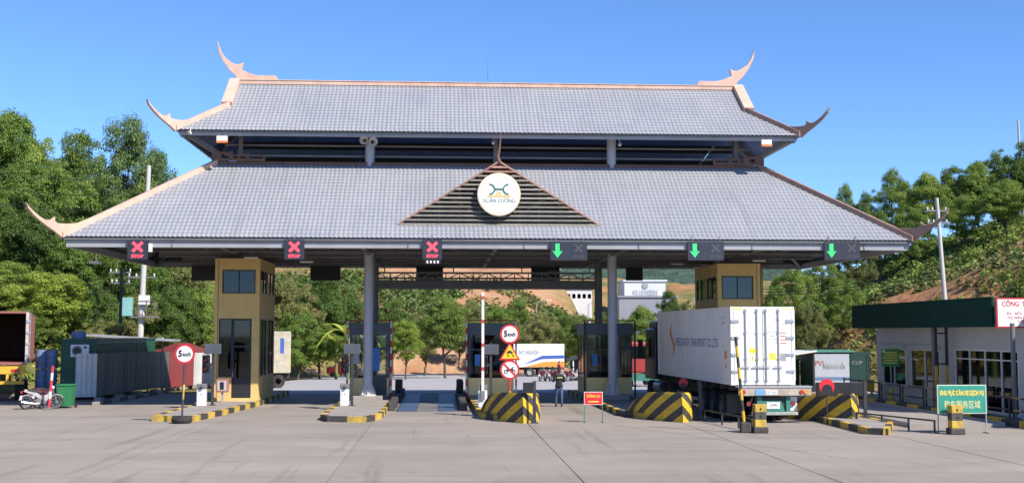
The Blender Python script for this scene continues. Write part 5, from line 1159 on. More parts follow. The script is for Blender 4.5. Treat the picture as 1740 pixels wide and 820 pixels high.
MB().box(-3, 0, 0, 4, 0, 2.3).build('wall', m_sh[1], t); MB().prism([(-3.2, 2.3), (.2, 2.3), (.2, 2.36), (-1.5, 3.0), (-3.2, 2.36)], lambda a, b, d: (a, d, b), -.2, 4.2).build('roof', m_sh[1], t)
# low kerb and debris along lane one
t = thing('lane_kerb', 'low worn concrete kerb between the fence and lane one', 'kerb', (-15.9, 55.5, 0))
for k in range(9): MB().box(-.1, .1, 0, 1.15, -.02, .16).build('kerb_stone', (m_islc, m_kblk)[k % 2], t, (k*.07, k*1.2, 0), bevel=.02)

m_poleC = M('pole_concrete', (.50, .49, .46), .85, .08, 2, .1)
def upole(label, u0, v0, u1, v1, Y, r=.17, arms=()):
    a, b = P(u0, v0, Y), P(u1, v1, Y); zg = float(hgt(a.x, Y))
    t = thing('utility_pole', label, 'utility pole', (a.x, Y, zg-.3))
    lean = (b.x-a.x)/(b.z-a.z); top = b.z-zg+.3; fx = a.x-(a.z-zg)*lean
    t.location.x = fx
    MB().cyl((0, 0, 0), (lean*top, 0, top), r*1.15, r*.72, 14).build('pole', m_poleC, t, smooth=40)
    for z, L_ in arms:
        zz = z-zg+.3
        MB().bar((-L_+lean*zz, 0, zz), (L_*.8+lean*zz, 0, zz), .1, .1).build('cross_arm', m_steel2, t)
        for k in (-.9, -.45, .7): MB().lathe([(.03, 0), (.06, .05), (.03, .1), (.06, .15), (.02, .2), (0, .2)], 10, o=(L_*k+lean*zz, 0, zz+.05)).build('insulator', m_white, t)
    return t, lambda z: Vector((fx+lean*(z-zg), Y, z))
t1, f1 = upole('pale concrete utility pole with transformer platform left of the gate', 238, 575, 253, 281, 78, .19, ((P(0, 470, 78).z, 1.0),))
zp = P(240, 525, 78).z; px = f1(zp).x-t1.location.x; pz = zp-t1.location.z
MB().box(px-.6, px+1.0, -.5, .5, pz-.55, pz-.47).build('platform', m_steel2, t1); MB().box(px-1.15, px-.55, -.4, .1, pz-.45, pz+.75).build('transformer_cabinet', M('cabinet_teal', (.22, .45, .43), .5, .1), t1, bevel=.03); MB().box(px-.1, px+.6, -.45, -.3, pz+.3, pz+.9).build('sign_plate', m_white, t1)
for z in (.0, .5, 1.0): MB().bar((px-.1, -.5, pz-.45+z), (px+1.0, -.5, pz-.45+z), .03, .03).build('platform_rail', m_steel2, t1)
for xx in (-.1, .45, 1.0): MB().bar((px+xx, -.5, pz-.45), (px+xx, -.5, pz+.58), .03, .03).build('platform_rail', m_steel2, t1)
t2, f2 = upole('dark slim pole with cable bundles beside the pale utility pole', 204, 580, 207, 455, 80, .13, ((P(0, 462, 80).z, .8), (P(0, 480, 80).z, .7)))
for c_ in t2.children:
    if c_.name.startswith('pole'): c_.data.materials[0] = m_dark
t3, f3 = upole('leaning pale utility pole with cross arms on the right hillside', 1606, 508, 1592, 336, 74, .15, ((P(0, 348, 74).z, .75), (P(0, 370, 74).z, .75)))
t4, f4 = upole('thin mast on top of the right hill', 1733, 262, 1730, 205, 120, .14)
def wires(label, a, b, n, dz, sag):
    t = thing('overhead_wires', label, 'wire', (0, 0, 0)); a, b = Vector(a), Vector(b)
    for k in range(n):
        o = Vector((0, 0, -dz*k)); MB().tube([a+o+(b-a)*s-Vector((0, 0, sag*4*s*(1-s))) for s in np.linspace(0, 1, 15)], .022, 4).build('wire', m_black, t)
wires('sagging wires crossing the left wooded hill', f1(P(0, 462, 78).z), P(-60, 470, 84), 4, .32, .5)
wires('wires running from the right hillside pole towards the gate', f3(P(0, 455, 74).z), P(1240, 490, 90), 3, .22, .4)
wires('thin wires above the left trees', f1(P(0, 300, 78).z), P(-60, 285, 80), 3, 1.0, .4)
# flag pole with two red flags
Yf = 134; t = thing('flag_pole', 'tall slim flag pole with two red flags beyond the left tower', 'flag pole', (XU(520, Yf, 640), Yf, float(zb(Yf))))
zt_ = P(520, 492, Yf).z-float(zb(Yf)); MB().cyl((0, 0, 0), (0, 0, zt_), .07, .04, 8).build('pole', m_white, t); zf = P(520, 578, Yf).z-float(zb(Yf))
for s in (-1, 1):
    fl = MB(); vs = []; n = 8
    for k in range(n+1):
        a = k/n; vs += [(s*(.08+a*.85), .1*math.sin(a*7), zf+.55-a*.25-.15*a*a), (s*(.08+a*.75), .12*math.sin(a*7+.5), zf-.55-a*.1)]
    fl.add(vs, [(2*k, 2*k+2, 2*k+3, 2*k+1) for k in range(n)]); fo = fl.build('flag', M('flag_red', (.60, .035, .02), .7, .1), t); sm = fo.modifiers.new('cloth', 'SOLIDIFY'); sm.thickness = .01
# street lamps beyond
for i, (u, vt) in enumerate(((912, 515), (1000, 517), (1180, 505))):
    Yl = 150; g_ = float(hgt(XU(u, Yl, 600), Yl)); zt_ = P(u, vt, Yl).z; t = thing('street_lamp', 'far grey street lamp, '+['left of the white far building', 'below the white far building', 'behind the white truck'][i], 'street lamp', (XU(u, Yl, 600), Yl, g_), group='far street lamps')
    MB().cyl((0, 0, 0), (0, 0, zt_-g_), .1, .06, 8).build('pole', m_steel, t); MB().tube([(0, 0, zt_-g_-.1), (.5, 0, zt_-g_+.3), (1.4, 0, zt_-g_+.4)], .04, 6).build('arm', m_steel, t); MB().box(1.2, 1.9, -.12, .12, zt_-g_+.36, zt_-g_+.46).build('lantern', m_white, t)

# ------------------------------------------------------------------ right side: office, sign boards, rails
off = thing('roadside_office', 'long white office with dark green fascia and glass doors along the right lane', 'building', (21.5, 59.9, 0))
m_wall = M('office_wall', (.50, .51, .53), .75, .05, .8, grime=.15, gcol=(.4, .38, .35)); m_fas = M('fascia_dark_green', (.008, .042, .034), .85, .12, 1, spec=.15)
x = 1.0   # wall plane (local), facing -X ; local y runs towards the camera as negative
def fnw(u, z, s): return (x+.15*s, -u, z)
holes = [(.8, 3.8, .78, 2.55), (4.4, 7.7, .78, 2.55), (9.3, 15.0, .1, 2.62), (17, 20, .1, 2.6)]
wm = MB(); wall_panel(wm, 0, 22, 0, 3.7, holes, fnw); wm.box(x+.15, x+8, -.0, .15, 0, 3.7).box(x+8, x+8.15, -22, .15, 0, 3.7).box(x+.15, x+8, -22.15, -22, 0, 3.7).build('wall', m_wall, off)
MB().box(.02, 9.2, -15.15, .38, 3.72, 3.86).build('roof', m_steel, off); MB().box(.95, 9.2, -22.3, -15.21, 3.72, 3.86).build('roof', m_steel, off); MB().box(-.1, .0, -15.2, .5, 3.56, 4.74).build('fascia', m_fas, off); MB().box(.0, 9.2, .4, .5, 3.87, 4.70).build('fascia', m_fas, off)
MB().box(1.15, 8.9, -22, 0, .0, .06).build('floor', m_islc, off)
for (a, b, c, d), nn, bars in ((holes[0], 2, ()), (holes[1], 2, ()), (holes[2], 4, (2.2,)), (holes[3], 2, (2.2,))):
    f = MB(); fw = .05
    f.box(x-.02, x+.1, -b, -a, c, c+fw).box(x-.02, x+.1, -b, -a, d-fw, d)
    for k in range(nn+1): yy = a+(b-a)*k/nn; yy = min(max(yy, a+fw/2), b-fw/2); f.box(x-.018, x+.098, -yy-fw/2, -yy+fw/2, c+fw, d-fw)
    for z in bars: f.box(x-.016, x+.096, -b+fw, -a-fw, z, z+fw)
    fo = f.build('window_frame', m_white, off)
    for k in range(nn): MB().box(x+.04, x+.05, -(a+(b-a)*(k+1)/nn), -(a+(b-a)*k/nn), c+fw, d-fw).build('pane', m_glassd, fo)
    MB().box(x-.12, x+.02, -b-.08, -a+.08, c-.06, c-.003).build('sill', m_wall, off)
    MB().box(x-.16, x-.003, -b-.1, -a+.1, d+.02, d+.2).build('shutter_box', m_wall, off) if not bars else None
for yy in (-8.6, -15.9): MB().cyl((.35, yy, 0), (.35, yy, 3.7), .09, .09, 12).build('canopy_post', m_steel2, off)
MB().box(4, 5, -14, -10, .06, 1.1).build('inner_counter', m_inner, off)
t = thing('company_board', 'white board with red border and red lettering on the office fascia', 'sign', (21.42, 44.4, 3.52))
MB().box(0, 4.2, -.02, .06, 0, 1.16).build('red_border', m_red, t); MB().box(.06, 4.14, -.03, -.021, .06, 1.10).build('white_face', m_whitec, t)
text('lettering', 'CÔNG', .20, m_red, t, (.22, -.034, .92), align='LEFT', bold=.02, width=.68); text('lettering', 'TY', .20, m_red, t, (1.02, -.034, .92), align='LEFT', bold=.02, width=.32)
for k, s_ in enumerate(('ĐC: BẾN XE', 'THỊ TRẤN ĐỒNG', 'TỪ')): text('lettering', s_, .10, m_red, t, (.42+.26*(k == 2)*1.6, -.034, .55-.16*k), align='LEFT', width=(.85, 1.0, .2)[k])
MB().bar((.4, .1, .1), (.4, .5, .1), .06, .06).build('bracket', m_steel2, t)
# twin-post frame, green signs
Y = 50.5; t = thing('height_gauge_frame', 'black and yellow ladder-like frame of two posts before the office', 'frame', (XU(1602, Y, 690), Y, 0)); zt_ = P(1602, 534, Y).z
for s in (-.24, .24): MB().box(s-.05, s+.05, -.05, .05, 1.9, zt_).build('black_post', m_dark, t); MB().box(s-.05, s+.05, -.05, .05, 0, 1.895).build('yellow_post', m_kyel, t)
for z in (zt_-.1, zt_-.85, 1.95, .75, .5): MB().box(-.19, .19, -.03, .03, z, z+.06).build('crossbar', m_dark if z > 1.9 else m_kyel, t)
m_sgr = M('sign_green', (.03, .27, .20), .5, .06, 2); m_syl = M('sign_letter_yellow', (.80, .60, .10), .5, .03); m_spal = M('sign_letter_pale', (.60, .62, .30), .5, .03); m_sedge = M('sign_edge', (.55, .62, .50), .5)
Y = 38.6; t = thing('weighing_sign', 'green and yellow weighing area sign on two thin legs at the right', 'sign', (XU(1636, Y, 735), Y, 0)); z0, z1 = P(1636, 702, Y).z, P(1636, 653, Y).z; hw_ = .84
MB().box(-hw_, hw_, -.01, .02, z0, z1).build('border', m_sedge, t); MB().box(-hw_+.03, hw_-.03, -.016, -.01, z0+.03, z1-.03).build('green_face', m_sgr, t)
text('lettering', 'KHU VỰC CÂN XE DỊCH VỤ', .15, m_syl, t, (0, -.019, z1-.28), width=1.5, bold=.05); text('lettering', '称车服务区域', .2, m_spal, t, (0, -.019, z0+.28), width=1.24, bold=.012)
for s in (-1, 1): MB().cyl((s*.82, .02, z0), (s*.82, .02, 0), .02, .02, 7).cyl((s*.82, -.2, .02), (s*.82, .25, .02), .02, .02, 6).build('leg', m_steel, t)
Y = 54.5; t = thing('small_green_sign', 'small green notice with yellow lines on a pole by the office windows', 'sign', (XU(1515, Y, 690), Y, 0)); z0, z1 = P(1514, 622, Y).z, P(1514, 592, Y).z
MB().cyl((.06, .03, 0), (-.02, .03, z1+.25), .03, .03, 8).build('pole', m_steel, t); MB().box(-.43, .43, -.02, .0, z0, z1).build('board', M('notice_green', (.05, .25, .06), .5), t)
for k in range(5): MB().box(-.36+.05*(k % 2), .36-.06*((k+1) % 2), -.026, -.021, z1-.2-k*.12, z1-.15-k*.12).build('print_line', m_syl, t)
MB().cyl((-.33, -.026, z1-.09), (-.33, -.021, z1-.09), .06, .06, 12).build('print_mark', m_sedge, t); MB().cyl((0, .03, 0), (0, .03, .7), .11, .11, 10).build('yellow_sleeve', m_kyel, t)
# lane six: kerb along the office and two-bar railing
t = thing('office_kerb', 'black and yellow kerb running along the office lane', 'kerb', (20.45, 37, 0))
for k in range(19): MB().box(-.12, .12, .02, 1.2, -.02, .24).build('kerb_stone', (m_kyel, m_kblk)[k % 2], t, (0, k*1.25, 0), bevel=.02)
t = thing('office_railing', 'black and yellow two-bar railing in front of the office', 'railing', (20.95, 40, 0))
mr_ = stripes('rail_bands', (.05, .05, .05), (.42, .30, .06), (0, 1, 0), 3.0, .55)
for k in range(8):
    for z in (.95, .5): MB().cyl((0, 0, z), (0, 2.3, z), .035, .035, 8).build('rail', mr_, t, (0, k*2.6, 0))
    for yy in (0, 2.3): MB().cyl((0, yy, 0), (0, yy, 1.0), .04, .04, 8).build('post', m_dark, t, (0, k*2.6, 0))
for i, (xx, yy) in enumerate(((21.2, 46.3), (21.3, 58))):
    t = thing('yellow_stand', ['yellow metal stand behind the weighing sign by the railing', 'yellow metal stand at the far end of the office railing'][i], 'stand', (xx, yy, 0), group='yellow stands by the railing'); MB().box(-.25, .25, -.2, .2, .45, 1.0).build('box', m_kyel, t, bevel=.02)
    for a in (-.18, .18): MB().box(a-.04, a+.04, -.05, .05, 0, .45).build('leg', m_kyel, t)
# scale deck in lane six, raised concrete edge
t = thing('scale_deck', 'pale concrete weighing deck of the right lane beside the office kerb', 'weighbridge', (16.6, 41, 0))
for k in range(6): MB().box(0, 3.3, k*3.0, k*3.0+2.97, -.02, .12).build('deck_slab', m_islc, t)
for xx in (-.07, 3.32): MB().box(xx, xx+.06, 0, 18, -.02, .17).build('edge_beam', m_steel, t)
# dark green site container with banner
gc = thing('green_site_container', 'dark green site container with a pale printed banner left of the office', 'container', (XU(1382, 66.5, 650), 66.5, 0))
x2 = XU(1478, 66.5, 650)-gc.location.x; z2 = P(1400, 598, 66.5).z
MB().box(0, x2, 0, 2.4, .1, z2).build('body', M('container_dark_green', (.01, .045, .04), .55, .15), gc); MB().box(-.05, x2*.72, -.06, 2.4, z2+.002, z2+.12).build('roof_edge', M('roof_green', (.08, .26, .20), .5, .15), gc)
MB().box(.05, x2*.64, -.03, -.005, z2-1.75, z2-.1).build('banner', M('banner_pale', (.42, .46, .53), .6, .08, 2), gc); text('lettering', 'ĐIỂM BÁN BẢO HIỂM', .26, m_grey, gc, (x2*.37, -.034, z2-.85), width=x2*.38, bold=.02); text('lettering', 'PVI', .3, M('print_dull_red', (.35, .12, .12), .6), gc, (x2*.11, -.034, z2-.65), width=.5, bold=.02)
MB().box(.05, x2*.64, -.034, -.031, z2-1.6, z2-1.4).build('blue_band', M('band_blue', (.12, .2, .36), .6), gc); text('lettering', 'CUP', .2, m_grey, gc, (x2*.78, -.01, z2-.6), width=.6)
for k in range(10): MB().box(x2*.66+k*.12, x2*.66+.06+k*.12, -.02, -.001, .2, z2-.15).build('wall_rib', MATS['container_dark_green'], gc) if k > 7 or k < 1 else None
t = thing('lean_to_shelter', 'white-edged lean-to shelter between the truck and the green container', 'shelter', (XU(1352, 67, 650), 67, 0)); zz = P(1365, 597, 67).z
MB().add([(-2.5, -1, zz-.5), (.95, -1, zz), (.95, 2.2, zz), (-2.5, 2.2, zz-.5), (-2.5, -1, zz-.42), (.95, -1, zz+.09), (.95, 2.2, zz+.09), (-2.5, 2.2, zz-.42)], [(0, 3, 2, 1), (4, 5, 6, 7), (0, 1, 5, 4), (1, 2, 6, 5), (2, 3, 7, 6), (3, 0, 4, 7)]).build('roof', m_white, t); MB().box(-2.4, .85, 2.0, 2.15, 0, zz-.52).build('back_wall', MATS['container_dark_green'], t)
for xx in (-2.3, .8): MB().box(xx-.05, xx+.05, -.9, -.8, 0, zz-.45 if xx < 0 else zz).build('post', m_dark, t)
MB().box(-.2, .5, 1.9, 1.99, .9, 2.0).build('notice', m_syl, t)
# far white buildings on the rise beyond the valley
def farb(label, u0, u1, vt, Y, hh, wins, mat, sign=None):
    a, b = P(u0, vt, Y), P(u1, vt, Y); t = thing('far_building', label, 'building', (a.x, Y, a.z-hh)); w_ = b.x-a.x
    MB().box(0, w_, 0, 10, 0, hh).build('wall', mat, t); MB().box(-.3, w_+.3, -.3, 10.3, hh+.01, hh+.4).build('roof_edge', mat, t)
    nx_, nz_ = wins
    for i in range(nx_):
        for j in range(nz_):
            xx = w_*(i+.5)/nx_; MB().box(xx-w_/nx_*.3, xx+w_/nx_*.3, -.06, -.01, hh*.9-.9-j*3, hh*.9-j*3).build('window', m_glassd, t)
    if sign: text('lettering', sign, 1.1, m_grey, t, (w_/2, -.1, hh-2.6), width=w_*.62); MB().lathe([(0, -.2), (.7, -.15), (.75, 0)], 16, o=(w_/2, 0, hh-.9), axis='Y').build('emblem', m_grey, t)
m_fb = M('far_white', (.58, .60, .62), .7, .05, .3)
farb('large white far building with grey lettering and round emblem', 1061, 1131, 478, 255, 12, (0, 0), m_fb, '中华人民共和国海关')
farb('grey lower block in front of the lettered far building', 1052, 1150, 505, 248, 9, (0, 0), M('far_grey', (.24, .26, .31), .7, .1, .3))
farb('low white far building with a row of dark windows', 962, 1006, 491, 250, 10, (5, 1), m_fb)
farb('small white far tower block behind the truss', 936, 950, 458, 300, 18, (2, 3), m_fb)
# ------------------------------------------------------------------ vegetation
def leaf_mat(name, c0, c1, c2, trans=.38):
    m = bpy.data.materials.new(name); m.use_nodes = True
    n = m.node_tree; L = n.links; b = n.nodes['Principled BSDF']; b.inputs['Roughness'].default_value = .55; b.inputs['Specular IOR Level'].default_value = .25
    tc = n.nodes.new('ShaderNodeTexCoord'); gm = n.nodes.new('ShaderNodeNewGeometry')
    nz = n.nodes.new('ShaderNodeTexNoise'); nz.inputs['Scale'].default_value = .9; nz.inputs['Detail'].default_value = 3; L.new(tc.outputs['Object'], nz.inputs['Vector'])
    ad = n.nodes.new('ShaderNodeMath'); ad.operation = 'MULTIPLY_ADD'; ad.inputs[1].default_value = .45; L.new(gm.outputs['Random Per Island'], ad.inputs[0])
    sb = n.nodes.new('ShaderNodeMath'); sb.operation = 'SUBTRACT'; sb.inputs[1].default_value = .22; L.new(nz.outputs[0], sb.inputs[0]); L.new(sb.outputs[0], ad.inputs[2])
    r = n.nodes.new('ShaderNodeValToRGB'); e = r.color_ramp.elements; e[0].position = .25; e[0].color = (*c0, 1); e[1].position = .8; e[1].color = (*c2, 1); k = e.new(.52); k.color = (*c1, 1)
    L.new(ad.outputs[0], r.inputs[0])
    oi = n.nodes.new('ShaderNodeObjectInfo'); hs = n.nodes.new('ShaderNodeHueSaturation')
    mh = n.nodes.new('ShaderNodeMapRange'); mh.inputs[3].default_value = .485; mh.inputs[4].default_value = .515; L.new(oi.outputs['Random'], mh.inputs[0]); L.new(mh.outputs[0], hs.inputs['Hue'])
    mv = n.nodes.new('ShaderNodeMapRange'); mv.inputs[3].default_value = 1.62; mv.inputs[4].default_value = 1.02; L.new(oi.outputs['Random'], mv.inputs[0]); L.new(mv.outputs[0], hs.inputs['Value'])
    L.new(r.outputs[0], hs.inputs['Color']); L.new(hs.outputs[0], b.inputs['Base Color'])
    tr = n.nodes.new('ShaderNodeBsdfTranslucent'); L.new(hs.outputs[0], tr.inputs[0])
    mx = n.nodes.new('ShaderNodeMixShader'); mx.inputs[0].default_value = trans; L.new(b.outputs[0], mx.inputs[1]); L.new(tr.outputs[0], mx.inputs[2]); L.new(mx.outputs[0], n.nodes['Material Output'].inputs[0])
    return m
LM = {'dark': leaf_mat('leaves_dark', (.05, .092, .022), (.105, .165, .036), (.19, .255, .058)),
      'mid': leaf_mat('leaves_mid', (.078, .135, .025), (.155, .23, .044), (.27, .345, .08)),
      'lime': leaf_mat('leaves_lime', (.14, .20, .026), (.25, .32, .05), (.39, .42, .09)),
      'olive': leaf_mat('leaves_olive', (.095, .115, .038), (.17, .185, .062), (.29, .27, .105)),
      'pine': leaf_mat('leaves_pine', (.04, .08, .026), (.075, .13, .04), (.14, .19, .06), .15),
      'dry': leaf_mat('leaves_dry', (.14, .11, .045), (.24, .19, .08), (.36, .27, .12))}
m_bark = M('bark', (.10, .075, .055), .9, .3, 3, .5)
def leaves_mesh(name, pts, nrm, size, mat, rg, aspect=.55):
    """one diamond leaf (or spray of leaves) per point"""
    n = len(pts); a = rg.normal(size=(n, 3)); a -= nrm*(a*nrm).sum(1, keepdims=True); a /= np.linalg.norm(a, axis=1, keepdims=True)+1e-9
    b = np.cross(nrm, a); s = (size*rg.uniform(.6, 1.35, n))[:, None]
    fold = nrm*s*.18
    v = np.empty((n, 4, 3)); v[:, 0] = pts-a*s; v[:, 1] = pts+b*s*aspect+fold; v[:, 2] = pts+a*s; v[:, 3] = pts-b*s*aspect+fold*.5
    me = bpy.data.meshes.new(name); me.vertices.add(4*n); me.vertices.foreach_set('co', v.reshape(-1).astype(np.float32))
    me.loops.add(4*n); me.loops.foreach_set('vertex_index', np.arange(4*n, dtype=np.int32)); me.polygons.add(n)
    me.polygons.foreach_set('loop_start', np.arange(0, 4*n, 4, dtype=np.int32)); me.polygons.foreach_set('loop_total', np.full(n, 4, np.int32))
    me.update(calc_edges=True); me.materials.append(mat); return me
def crown_trunk(seed, kind, shape, nleaf=9000, clumps=70, leaf=.028, trunk_h=.28):
    """unit tree: height 1, crown half width .5 in x, y; returns (crown mesh, trunk mesh)"""
    rg = np.random.default_rng(seed); cs = []; tries = 0
    while len(cs) < clumps:
        p = rg.uniform(-1, 1, 3); q = np.linalg.norm(p)
        if q > 1 or q < .35 and rg.random() < .7: continue
        h = (p[2]+1)/2
        if shape == 'round': w_ = math.sqrt(max(0, 1-(h*1.6-.65)**2/1.1))
        elif shape == 'cone': w_ = max(.12, 1-h*.92)
        elif shape == 'tall': w_ = .35+.65*math.sin(math.pi*min(1, h*.9+.1))
        else: w_ = 1-.35*abs(h-.4)
        lob = 1+.25*math.sin(3*math.atan2(p[1], p[0])+seed)+.15*math.sin(5*math.atan2(p[1], p[0])+2*seed)
        cs.append((p[0]*.44*w_*lob, p[1]*.44*w_*lob, trunk_h+.03+(h)*(1-trunk_h-.09), rg.uniform(.045, .115)*(1.0 if shape != 'cone' else .8)))
    cs = np.array(cs); wt = cs[:, 3]**2; k = rg.choice(len(cs), nleaf, p=wt/wt.sum())
    d = rg.normal(size=(nleaf, 3)); d /= np.linalg.norm(d, axis=1, keepdims=True); d[:, 2] = np.where(d[:, 2] < -.3, -d[:, 2]*.6, d[:, 2])
    rr = cs[k, 3]*rg.uniform(.3, 1.2, nleaf)**.6
    pts = cs[k, :3]+d*rr[:, None]*np.array([1, 1, .72])
    nr = d*.75+rg.normal(size=(nleaf, 3))*.5+np.array([0, 0, .35]); nr /= np.linalg.norm(nr, axis=1, keepdims=True)
    cm = leaves_mesh('crown', pts, nr, leaf*(1 if shape != 'cone' else .9), LM[kind], rg, .5 if shape != 'cone' else .32)
    t = MB(); top = .72; bx, by = rg.uniform(-.03, .03, 2)
    t.tube([(0, 0, 0), (bx*.3, by*.3, trunk_h*.6), (bx, by, trunk_h), (bx*1.5, by*1.3, top)], [.024, .018, .015, .005], 8)
    for i in rg.choice(len(cs), min(14, len(cs)), replace=False):
        c = cs[i]; h0 = trunk_h*rg.uniform(.75, 1.5); a = np.array([bx*(h0/trunk_h), by*(h0/trunk_h), h0]); mid = (a+c[:3])/2+rg.normal(0, .015, 3)+np.array([0, 0, .02])
        t.tube([tuple(a), tuple(mid), tuple(c[:3])], [.009, .006, .002], 5)
    tmh = t.mesh('trunk', m_bark); shade(tmh, 60)
    return cm, tmh
VAR = {}
for i, (kd, sh, th) in enumerate((('dark', 'round', .25), ('mid', 'round', .22), ('lime', 'round', .28), ('olive', 'bush', .18), ('pine', 'tall', .22), ('mid', 'tall', .2), ('dark', 'bush', .15), ('mid', 'bush', .12), ('dark', 'round', .3), ('olive', 'tall', .22))):
    VAR[i] = crown_trunk(30+i, kd, sh, 46000 if i in (0, 1, 4, 5, 8) else 36000, 150 if i in (0, 1, 4, 5, 8) else 115, .0098 if i not in (4, 5) else .0082, th)
def tree(var, u, vt, Y, wpx, label, grp, rz=None, dz=0):
    x = XU(u, Y, 500); zg = float(hgt(x, Y))-.15+dz; zt = P(u, vt, Y).z; h = max(2.5, zt-zg); wd = wpx*Y/FPX*1.05
    t = thing('tree', label, 'tree', (x, Y, zg), random.uniform(0, 6.28) if rz is None else rz, grp); t.scale = (wd, wd, h)
    cm, tmh = VAR[var]; obj('crown', cm, t); o = obj('trunk', tmh, t)
    return t
G1, G2, G3, G4 = 'trees on the left wooded hill', 'roadside trees beyond the gate', 'trees on the right hill', 'trees behind the valley'
LEFT = [  # var, u, vtop, Y, width px, label
 (1, 10, 178, 116, 150, 'tallest leafy tree at the left edge of the skyline'), (7, 68, 222, 112, 120, 'bushy tree on the left skyline right of the tallest edge tree'),
 (0, 132, 214, 114, 120, 'dark leafy tree on the skyline left of the pine'), (4, 215, 174, 106, 150, 'tall dark pine-like tree standing out on the left skyline'), (4, 262, 232, 110, 80, 'thinner pine-like tree right of the tall one on the left skyline'),
 (0, -35, 200, 118, 130, 'dark tree cut by the left edge high on the hill'), (1, 35, 262, 100, 150, 'broad green tree below the left skyline edge'), (7, 105, 262, 98, 130, 'bright bushy tree mid hill, left of the pole'),
 (6, 175, 285, 99, 130, 'dark bushy tree below the pine'), (0, 235, 300, 101, 120, 'dark round tree beside the pale utility pole'), (5, 300, 300, 106, 100, 'tree just above the lower left roof hip'),
 (6, -5, 340, 92, 140, 'dense dark tree at the left edge, mid height'), (8, 60, 345, 91, 140, 'dark tree behind the lower left roof horn'), (1, 125, 372, 90, 120, 'green tree right of the lower left horn'),
 (0, 190, 380, 92, 110, 'dark tree behind the dark slim pole'), (7, 255, 395, 93, 110, 'bushy tree right of the pale utility pole'), (3, 320, 400, 95, 110, 'olive tree under the left eave end'),
 (2, 85, 452, 82, 165, 'bright yellow-green tree above the motorbikes'), (1, 10, 440, 84, 150, 'green tree above the open brown container'), (6, 165, 470, 84, 110, 'dark shrubby tree left of the dark slim pole'),
 (3, 228, 490, 86, 110, 'olive shrubby tree behind the transformer pole'), (0, 295, 480, 87, 110, 'dark tree above the speed sign'), (7, 345, 470, 89, 100, 'green tree beside the left tower wall'),
 (6, 40, 520, 78, 100, 'low dark tree behind the brown container'), (3, 180, 530, 80, 90, 'low olive bush tree above the green cabin')]
for a in LEFT: tree(*a, G1)
MID = [(3, 492, 452, 116, 110, 'olive tree just right of the left tower'), (0, 545, 462, 124, 120, 'dark leafy tree above the flags'), (7, 508, 520, 112, 95, 'green tree right above the pale box truck'), (6, 590, 478, 128, 95, 'dark tree left of the left column top'),
 (0, 545, 545, 118, 95, 'dark low tree behind the red flags'), (9, 615, 520, 126, 80, 'olive tree behind the left booth'), (2, 690, 536, 112, 68, 'small rounded yellow-green tree left of the weighbridge'), (8, 757, 497, 120, 105, 'large dark round-crowned roadside tree above the weighbridge'),
 (0, 668, 505, 132, 95, 'dark tree behind the small yellow-green tree'), (3, 722, 512, 138, 80, 'olive tree between the yellow-green and the large dark tree'), (9, 800, 505, 140, 80, 'olive tree left of the teal booth'), (7, 838, 510, 140, 85, 'bright bushy tree behind the raised boom'),
 (5, 880, 498, 146, 80, 'tall green tree behind the speed limit disc'), (3, 918, 520, 138, 80, 'olive tree above the striped trailer'), (6, 955, 520, 142, 85, 'dark bushy tree right of the striped trailer'), (0, 990, 530, 136, 70, 'dark tree behind the dark booth'),
 (1, 1088, 514, 118, 80, 'fresh green tree between the right column and the truck'), (7, 1052, 530, 128, 60, 'small green tree touching the right column'), (6, 1022, 525, 140, 55, 'dark tree between the two right columns'), (0, 1135, 488, 158, 55, 'dark tree behind the container top'), (3, 1168, 500, 150, 50, 'olive tree left of the right tower'),
 (8, 860, 540, 150, 70, 'dark tree behind the sign triangle'), (9, 780, 535, 150, 60, 'olive tree low behind the large dark tree'), (1, 640, 545, 140, 60, 'green tree behind the left column foot')]
for a in MID: tree(*a, G2)
RIGHT = [(5, 1440, 302, 122, 64, 'slender pale tree nearest the right roof horn on the skyline'), (5, 1476, 318, 118, 58, 'second slender tree on the right skyline'), (5, 1520, 278, 118, 84, 'taller slender tree on the right skyline left of the pole'), (1, 1578, 288, 112, 90, 'round green tree on the skyline behind the leaning pole'),
 (0, 1628, 278, 114, 84, 'dark green tree on the skyline right of the leaning pole'), (1, 1668, 268, 112, 84, 'green skyline tree left of the hilltop trees'), (7, 1712, 246, 112, 100, 'highest bushy tree below the hilltop mast'), (0, 1752, 236, 110, 100, 'dark tree at the right edge of the skyline'),
 (7, 1552, 345, 106, 85, 'bushy tree below the skyline left of the pole'), (6, 1498, 352, 108, 80, 'dark bushy tree behind the lower right horn'), (5, 1640, 325, 104, 80, 'tree mid hill right of the leaning pole'), (1, 1715, 300, 102, 100, 'large green tree above the bare right slope'),
 (7, 1345, 440, 96, 95, 'bushy tree under the right eave beside the tower'), (6, 1400, 425, 98, 90, 'dark bushy tree under the right eave end'), (3, 1455, 400, 102, 85, 'olive tree under the right roof horn'), (0, 1320, 480, 88, 75, 'dark tree right of the right tower'), (3, 1375, 500, 86, 70, 'olive shrub tree above the green site container'), (7, 1430, 470, 90, 80, 'green shrub tree mid slope on the right')]
for a in RIGHT: tree(*a, G3)
